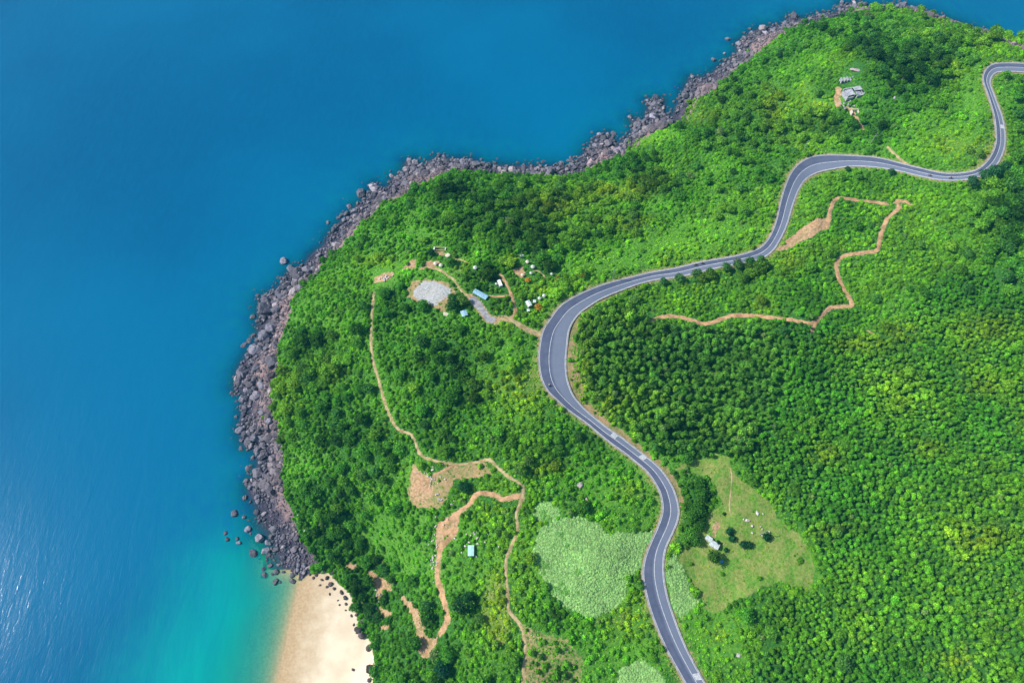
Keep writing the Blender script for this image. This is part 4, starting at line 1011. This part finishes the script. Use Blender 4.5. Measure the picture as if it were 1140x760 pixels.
hut(524.5, 613.5, 2.1, 3.9, 2.2, R_(1), M_TEAL, 'narrow shed with pale teal tin roof amid grass', 'shed', 'shed', .12)
hut(588.5, 340, 1.7, 2.7, 2.2, R_(27), M_WTIN, 'white rectangular roofed hut beside the orange tree', 'hut', 'hut', .25)
hut(794, 607, 2.0, 3.4, 2.2, R_(58), M_WTIN, 'white roofed hut at the edge of dark trees in the clearing', 'hut', 'hut', .3)
hut(788, 600, 1.5, 2.2, 1.9, R_(50), M_WTIN, 'small pale lean-to tucked behind the clearing hut', 'shed', 'shed', .1)
hut(535, 330, 2.2, 7.2, 2.3, R_(58), M_BTIN, 'long open shelter with light blue roof by the driveway', 'shelter', 'open_shelter', .2, True)
hut(517, 351, 2.4, 2.6, 2.2, R_(20), M_BTIN, 'small blue roofed shelter under the spreading tree', 'shelter', 'open_shelter', .2, True)
hut(588, 347, .8, .9, 1.7, R_(10), M_WTIN, 'tiny white roofed outhouse below the rectangular hut', 'outhouse', 'outhouse', .1)
hut(498.5, 286, 1.4, 1.8, 1.6, R_(-40), M_CREAM, 'tiny cream roofed cabin beside the bare patch', 'cabin', 'cabin', .2)
hut(595, 337, .9, 1.1, 1.7, R_(0), M_WTIN, 'little white shed right of the rectangular hut', 'shed', 'shed', .15)
for k, (px, py, rd, m, lab) in enumerate([(529,299.5,1.3,M_CANV,'round white canopy standing alone left of the dark camp trees'),(593,298.5,1.25,M_CANV,'largest round white canopy at the top of the camp'),(591,305.5,.9,M_CANV,'small round white canopy just below the largest one'),
    (587,293,1.15,M_CREAM,'dull cream round canopy at the top of the camp'),(581.5,307.5,1.05,M_CREAM,'cream round canopy beside the small amber tree'),(614,306.5,.8,M_CANV,'small round white canopy at right end of camp lawn'),(600.5,333.5,1.05,M_CANV,'left of two round white canopies above the orange tree'),
    (605.5,330.5,1.1,M_CANV,'right of two round white canopies above the orange tree'),(552.5,317.5,.75,M_CANV,'small white canopy left of the white van'),(485,294.8,1.25,M_CREAM,'left of two cream canopies above the yard path'),(491,296.8,1.2,M_CREAM,'right of two cream canopies above the yard path')]):
    canopy(px, py, rd * .85, m, lab, 1.6)
# long low unroofed shed
g = ground_at(490, 278); e = empty('walled_enclosure', g, R_(-3)); tag(e, 'long low brick enclosure with white ends beside bare earth', 'enclosure')
bmesh_obj('wall', [(-2.6, 2.6, .6, .85, -.3, 1.1), (-2.6, 2.6, -.85, -.6, -.3, .8)], M_BRICK, e); bmesh_obj('end_wall', [(-3.4, -2.61, -.9, .9, -.3, 1.3)], M_CANV, e); bmesh_obj('end_wall', [(2.61, 3.1, -.9, .9, -.3, 1.3)], M_CANV, e)
# two white gate posts
for k, (px, py) in enumerate(((579.5, 287), (582, 286.5))):
    g = ground_at(px, py); e = empty('gate_post', g); tag(e, ('left' if k == 0 else 'right') + ' white masonry gate post above the yellow lawn', 'gate post')
    bmesh_obj('shaft', [(-.28, .28, -.28, .28, -.3, 2.0)], M_CANV, e); bmesh_obj('cap', [(-.38, .38, -.38, .38, 2.003, 2.2)], M_STONE, e)
# timber pile
g = ground_at(497, 350); e = empty('timber_pile', g, R_(-12)); tag(e, 'pale sawn timber stacked at the lower corner of the yard', 'timber')
rt = np.random.default_rng(5)
for k in range(5):
    o = bmesh_obj('plank', [(-1.6 + rt.uniform(-.3, .3), 1.6, -.8 + k * .34, -.62 + k * .34 + .1, .0 + .1 * (k % 2), .16 + .1 * (k % 2))], M_CREAM, e)
# water barrel
def cyl(name, r0, z0, z1, m, parent, n=14, r1=None, cx=0, cy=0):
    r1 = r1 or r0; V = []; 
    for q, z in ((r0, z0), (r1, z1)):
        for i in range(n): a = 2 * math.pi * i / n; V.append((cx + q * math.cos(a), cy + q * math.sin(a), z))
    F = [(i, (i + 1) % n, n + (i + 1) % n, n + i) for i in range(n)] + [tuple(range(n, 2 * n)), tuple(range(n - 1, -1, -1))]
    return link(name, mesh_np(name, V, F, m), parent)
g = ground_at(802.5, 625); e = empty('water_tank', g); tag(e, 'bright blue water tank by the trees below the clearing hut', 'tank')
cyl('barrel', .58, -.1, 1.3, M_BLUEP, e, r1=.62); cyl('lid', .36, 1.303, 1.5, M_BLUEP, e)
# white van by the lane
g = ground_at(556.5, 316.5); e = empty('parked_van', (g[0], g[1], g[2] + .1), R_(18)); tag(e, 'white van parked in shade left of the camp lane', 'van')
V = [(-.85,-2.1,.35),(.85,-2.1,.35),(.85,2.1,.35),(-.85,2.1,.35),(-.85,-2.1,1.),(.85,-2.1,1.),(.85,2.1,.95),(-.85,2.1,.95),(-.78,-1.95,1.8),(.78,-1.95,1.8),(.74,.8,1.8),(-.74,.8,1.8),(-.82,1.35,1.05),(.82,1.35,1.05)]
F = [(0,1,5,4),(1,2,6,13,5),(2,3,7,6),(3,0,4,12,7),(4,5,9,8),(5,13,10,9),(12,4,8,11),(8,9,10,11),(10,13,12,11),(13,6,7,12),(0,3,2,1)]
link('body', mesh_np('body', V, F, M_CARP), e)
link('windscreen', mesh_np('windscreen', [(-.68,.86,1.765),(.68,.86,1.765),(.75,1.34,1.1),(-.75,1.34,1.1)], [(0,1,2,3)], M_GLASS), e)
for sx_ in (-1, 1):
    for yy in (-1.3, 1.35):
        o = cyl('wheel', .34, -.1, .1, M_BLACK, e); o.rotation_euler = (0, R_(90), 0); o.location = (sx_ * .82, yy, .34)
# ruined building on the upper hill
g = ground_at(949, 106); e = empty('ruined_building', (g[0], g[1], g[2]), R_(14)); tag(e, 'ruined grey stone building with broken roof slabs on the upper hill', 'ruin')
rt = np.random.default_rng(12)
bmesh_obj('wall', [(-5, 5, 3.0, 3.5, -1.2, 2.6), (-5, -4.5, -2.5, 2.99, -1.2, 1.6), (4.5, 5, -3, 2.99, -1.2, 2.9), (-4.49, -1, -2.5, -2.0, -1.2, 1.1), (.6, 4.49, -3, -2.5, -1.2, 2.0), (-.4, 0, -1.9, 2.9, -1.2, 2.2)], M_STONE, e)
for k, (x0, x1, y0, y1, zz, rx_, ry_) in enumerate([(-4.6, -.6, -1.6, 2.6, 1.9, .12, -.1), (.3, 4.7, .2, 3.2, 2.6, -.08, .06), (.4, 3.6, -2.6, -.3, 2.1, .16, .2)]):
    cx, cy = (x0 + x1) / 2, (y0 + y1) / 2; o = bmesh_obj('roof_slab', [(x0 - cx, x1 - cx, y0 - cy, y1 - cy, 0, .28)], M_STONE, e); o.location = (cx, cy, zz); o.rotation_euler = (rx_, ry_, 0)
bmesh_obj('dark_panel', [(4.0, 4.9, -2.0, .1, 2.92, 2.96)], M_DARK, e)  # near-black sheet laid flat at wall-top height, coloured like a hole; none is cut
for k in range(16):
    o = link('rubble', SLAB if k % 2 else BOUL[k % 8], e); tinted(o, (.42, .41, .43)); s_ = rt.uniform(.45, 1.15); o.scale = (s_, s_, s_ * .8); o.location = (rt.uniform(-8.5, -1), rt.uniform(-8, -3), rt.uniform(-1.6, -.5)); o.rotation_euler = (rt.uniform(-.4, .4), rt.uniform(-.4, .4), rt.uniform(0, 6))
g = ground_at(942, 90); e = empty('terrace_frame', g, R_(4)); tag(e, 'row of pale concrete frames behind the ruined building', 'concrete frame')
for k in range(5): bmesh_obj('frame', [(-3.6 + k * 1.7, -3.0 + k * 1.7, -1.6, 1.2 - .2 * (k % 2), -.8, 1.6 + .2 * (k % 3))], M_STONE, e)
g = ground_at(951, 126); e = empty('stone_hut', g, R_(4)); tag(e, 'small cream walled roofless hut below the ruined building', 'hut')
bmesh_obj('wall', [(-2.0, 2.0, 1.0, 1.4, -.8, 1.8), (-2.0, -1.6, -1.2, .99, -.8, 1.6), (1.6, 2.0, -1.2, .99, -.8, 1.6)], M_CREAM, e); bmesh_obj('floor_slab', [(-1.59, 1.59, -1.2, .98, -.6, .1)], M_BRICK, e)
# lone rocks
for k, (px, py, s3, t, lab) in enumerate([(954,79,(4.2,2.4,1.4),(.5,.4,.38),'long flat pinkish boulder above the ruined building'),(645.5,540,(1.6,1.3,1.1),(.42,.38,.34),'lone grey boulder in grass left of the road'),(653,556,(1.3,1.,.8),(.4,.36,.32),'weathered boulder below the lone grey one'),
    (766,526.5,(.6,.5,.5),(.75,.73,.68),'small white stone at the top of the clearing'),(843,571,(1.2,.8,.5),(.6,.58,.52),'pale stone slab in the middle of the clearing'),(832,579,(1.1,.7,.5),(.6,.5,.42),'pinkish stone left of the pale slab in clearing'),
    (996,109,(1.2,.9,.8),(.5,.5,.5),'small grey boulder right of the ruined building'),(1048,58,(3.,1.2,.9),(.48,.4,.4),'long pink grey outcrop near the far ridge'),(1070,57,(2.4,1.,.8),(.48,.42,.4),'flat outcrop right of the long pink grey one'),(822,729,(1.,.9,.6),(.5,.47,.4),'grey stone in grass at lower right of the road'),
    (333,573,(.9,.8,.7),(.65,.62,.6),'pale stone against the trees above the scree'),(339,591,(.6,.5,.5),(.65,.62,.6),'small pale stone at the tree edge above the scree'),(416,209,(3.6,4.6,1.6),(.42,.4,.42),'huge pointed slab jutting into the sea'),(424,218,(3.5,3.,1.2),(.4,.36,.38),'broad slab behind the pointed one'),
    (951,6,(6.,2.,2.6),(.45,.41,.42),'pale cliff outcrop at the northern tip'),(727,130,(2.4,5.,2.),(.36,.36,.42),'long ridge of rock forming the northern reef'),(658,182,(3.4,4.4,2.),(.5,.36,.36),'pink rock bluff on the northern shore'),(851,36,(5.,3.,2.),(.42,.4,.44),'broad grey rock slab on the north east shore'),(688,168,(3.,5.,1.6),(.3,.27,.32),'dark rock spur on the northern shore')]):
    g = ground_at(px, py); o = link('boulder', BOUL[k % 8] if s3[0] < 2 else SLAB); o.location = (g[0], g[1], g[2] + s3[2] * .25); o.scale = s3; o.rotation_euler = (0, 0, [0.1, 1, 2, .5, 1.5][k % 5] if k != 0 else -.25); tinted(o, t); tag(o, lab, 'boulder')
# scattered pale stones
stz = []
rt = np.random.default_rng(33)
areas = [((428,309), 11, 4, 22, 'at the left of the yard'), ((528,598), 26, 14, 34, 'around the teal roofed shed'), ((483,610), 5, 30, 26, 'along the orange dirt track'), ((480,530), 16, 12, 26, 'on the bare brown slope'), ((420,665), 10, 18, 14, 'above the beach trees'), ((842,585), 22, 16, 9, 'in the dry clearing'), ((495,560), 10, 16, 10, 'beside the brown slope')]
for (cx, cy), rx_, ry_, k, lab in areas:
    for _ in range(k):
        a, b = cx + rt.normal() * rx_ * .5, cy + rt.normal() * ry_ * .5; g = ground_at(a, b); s_ = rt.uniform(.28, .62)
        o = link('stone', BOUL[rt.integers(8)]); o.location = (g[0], g[1], g[2] + s_ * .5 + .15); o.scale = (s_, s_ * .8, s_); o.rotation_euler = (0, 0, rt.uniform(0, 6)); tinted(o, (.68, .66, .58)); tag(o, f'small pale stone lying {lab}', 'stone', f'pale stones {lab}')
# utility poles and road furniture
def pole(px, py, label, rot=0.):
    g = ground_at(px, py); e = empty('utility_pole', g, rot); tag(e, label, 'utility pole')
    cyl('shaft', .17, -.4, 8.2, M_CONC, e, r1=.1); bmesh_obj('crossarm', [(-.9, .9, -.05, .05, 7.4, 7.52)], M_METAL, e)
    for k in (-.8, 0, .8): cyl('insulator', .06, 7.523, 7.7, M_CANV, e, 8, cx=k)
pole(894, 168, 'concrete utility pole above the left shoulder of the upper road loop', .5); pole(969, 160, 'concrete utility pole above the crest of the upper road loop', .2); pole(846, 595, 'concrete utility pole standing in the dry clearing', .3); pole(682, 310, 'concrete utility pole on the seaward verge past the big bend', .4)
def marker(px, py, label):
    g = ground_at(px, py); e = empty('marker_post', g); tag(e, label, 'marker post', 'roadside marker posts')
    cyl('shaft', .09, -.2, 1.0, M_CANV, e, 8); cyl('band', .095, .7, .85, M_RED, e, 8)
for px, py, lab in ((645, 351, 'at the inner edge of the big bend'), (640, 436, 'on the inner verge below the big bend'), (880.5, 243, 'on the inner verge of the upper loop'), (888, 218, 'near the top inner verge of the upper loop'), (759, 566, 'on the inland verge beside dark trees'), (755, 588, 'on the verge just below the dark trees')): marker(px, py, 'short white marker post ' + lab)
def skin_person(verts, edges, radii, name, m, parent=None):
    me = bpy.data.meshes.new(name); me.from_pydata(verts, edges, []); me.update(); me.materials.append(m)
    o = link(name, me, parent); sk = o.modifiers.new('skin', 'SKIN'); o.modifiers.new('sub', 'SUBSURF').levels = 1; o.modifiers['sub'].render_levels = 1
    for v, q in zip(me.skin_vertices[0].data, radii): v.radius = (q, q); v.use_root = False
    me.skin_vertices[0].data[0].use_root = True; return o
def bike(px, py, side, label, shirt, rlabel):
    i = near_station(px, py); q = (RL[i] * .5 + CC[i] * .5) if side < 0 else (RR[i] * .45 + CC[i] * .55)
    d = RC[i + 1] - RC[i - 1]; rot = math.atan2(d[1], d[0]) - math.pi / 2
    e = empty('motor_scooter', (q[0], q[1], RZ[i] + .02), rot); tag(e, label, 'scooter', None)
    for yy in (-.62, .62):
        n = 16; V = []; F = []
        for a in range(n):
            for b in range(6):
                A = 2 * math.pi * a / n; Bq = 2 * math.pi * b / 6; rr_ = .24 + .06 * math.cos(Bq); V.append((.06 * math.sin(Bq), yy + rr_ * math.cos(A), .3 + rr_ * math.sin(A)))
        F = [(a * 6 + b, ((a + 1) % n) * 6 + b, ((a + 1) % n) * 6 + (b + 1) % 6, a * 6 + (b + 1) % 6) for a in range(n) for b in range(6)]
        link('wheel', mesh_np('wheel', V, F, M_BLACK, True), e)
    P = [(-.62, .30, .12), (-.55, .72, .17), (0., .66, .17), (.05, .34, .2), (.35, .34, .17), (.45, .95, .1), (.6, .95, .07)]
    V = []; F = []
    for (yy, zz, ww) in P: V += [(-ww, yy, zz - .09), (ww, yy, zz - .09), (ww * .8, yy, zz + .09), (-ww * .8, yy, zz + .09)]
    for k in range(len(P) - 1):
        for r_ in range(4): F.append((k * 4 + r_, k * 4 + (r_ + 1) % 4, k * 4 + 4 + (r_ + 1) % 4, k * 4 + 4 + r_))
    F += [(0, 3, 2, 1), (24, 25, 26, 27)]
    link('body', mesh_np('body', V, F, M_RED), e); bmesh_obj('seat', [(-.14, .14, -.5, .05, .765, .84)], M_BLACK, e); bmesh_obj('handlebar', [(-.33, .33, .42, .46, 1.045, 1.08)], M_METAL, e); bmesh_obj('headlight', [(-.08, .08, .61, .68, .88, .98)], M_CANV, e)
    # rider: one continuous body, seated, leaning a little forward, hands on the bar
    vs = [(0, -.2, .92), (0, -.17, 1.15), (0, -.1, 1.4), (0, -.06, 1.5), (0, -.03, 1.66), (0, -.02, 1.76),
          (.19, -.1, 1.39), (.26, .12, 1.2), (.26, .4, 1.1), (-.19, -.1, 1.39), (-.26, .12, 1.2), (-.26, .4, 1.1),
          (.12, -.15, .9), (.18, .22, .86), (.17, .18, .46), (.17, .28, .42), (-.12, -.15, .9), (-.18, .22, .86), (-.17, .18, .46), (-.17, .28, .42)]
    ed = [(0,1),(1,2),(2,3),(3,4),(4,5),(2,6),(6,7),(7,8),(2,9),(9,10),(10,11),(0,12),(12,13),(13,14),(14,15),(0,16),(16,17),(17,18),(18,19)]
    ra = [.15,.15,.16,.06,.1,.07,.07,.05,.035,.07,.05,.035,.09,.075,.05,.045,.09,.075,.05,.045]
    r0 = empty('person', (q[0], q[1], RZ[i] + .02), rot); tag(r0, rlabel, 'person')
    skin_person(vs, ed, ra, 'body', M_SKIN, r0)
    skin_person([vs[0], (0, -.17, 1.15), (0, -.1, 1.38), (.19, -.1, 1.39), (.24, .05, 1.27), (-.19, -.1, 1.39), (-.24, .05, 1.27)], [(0,1),(1,2),(2,3),(3,4),(2,5),(5,6)], [.17,.17,.18,.09,.075,.09,.075], 'shirt', shirt, r0)
    skin_person([(0, -.2, .9), vs[12], vs[13], (.17, .19, .55), vs[16], vs[17], (-.17, .19, .55)], [(0,1),(1,2),(2,3),(0,4),(4,5),(5,6)], [.15,.105,.09,.07,.105,.09,.07], 'trousers', M_TROU, r0)
    skin_person([(0, -.03, 1.7), (0, -.03, 1.78)], [(0,1)], [.14,.13], 'helmet', shirt, r0)
bike(614.5, 430.5, -1, 'scooter on the seaward lane below the big bend', M_SHIRTW, 'person in white riding a scooter below the big bend')
bike(774, 297, -1, 'left scooter of the pair on the straight above the plantation', M_SHIRTD, 'dark clothed person on the left scooter above the plantation')
bike(782, 295.5, -1, 'right scooter of the pair on the straight above the plantation', M_SHIRTD, 'dark clothed person on the right scooter above the plantation')
bike(1034, 195, 1, 'scooter on the dip between the upper loop and hairpin, left one', M_SHIRTD, 'dark clothed person on the left scooter in the dip')
bike(1058, 199, 1, 'scooter on the dip between the upper loop and hairpin, right one', M_SHIRTD, 'dark clothed person on the right scooter in the dip')

# ------------------------------------------------------------------ air
HV, HF = [], []
box(HV, HF, -13000, 13000, -13000, 13000, -40, 420)
hm, hn, ho = mat('haze'); vol = hn.nodes.new('ShaderNodeVolumePrincipled'); vol.inputs['Color'].default_value = (.05, .55, .85, 1); vol.inputs['Density'].default_value = HAZE; vol.inputs['Anisotropy'].default_value = .0
hn.links.new(vol.outputs[0], ho.inputs['Volume'])
if HAZE > 0: tag(link('haze', mesh_np('haze', HV, HF, hm)), 'thin bluish sea haze over the headland', 'haze', None, 'stuff')
# ------------------------------------------------------------------ light
SUN = Vector((-1.06, .12, 1.05)).normalized()
el = math.asin(SUN.z); az = math.atan2(SUN.x, SUN.y)
W = bpy.data.worlds.new('World'); S.world = W; W.use_nodes = True; nt = W.node_tree; nt.nodes.clear()
sky = nt.nodes.new('ShaderNodeTexSky'); sky.sky_type = 'NISHITA'; sky.sun_disc = False; sky.sun_elevation = el; sky.sun_rotation = az; sky.air_density = 1.; sky.dust_density = .6; sky.ozone_density = 1.5
bg = nt.nodes.new('ShaderNodeBackground'); bg.inputs[1].default_value = .15; ow = nt.nodes.new('ShaderNodeOutputWorld'); nt.links.new(sky.outputs[0], bg.inputs[0]); nt.links.new(bg.outputs[0], ow.inputs[0])
sd = bpy.data.lights.new('sun', 'SUN'); sd.energy = 4.8; sd.angle = math.radians(.6); sd.color = (1., .965, .9); so = bpy.data.objects.new('sun', sd); COL.objects.link(so)
so.rotation_euler = (-SUN).to_track_quat('-Z', 'Y').to_euler(); so.location = (-300, 0, 500)
S.view_settings.view_transform = 'Standard'; S.view_settings.look = 'None'; S.view_settings.exposure = .34; S.view_settings.gamma = 1.; S.view_settings.use_curve_mapping = False
S.render.engine = 'CYCLES'
print('counts', {k: len(v['x']) for k, v in out_.items()}, 'objects', len(bpy.data.objects))
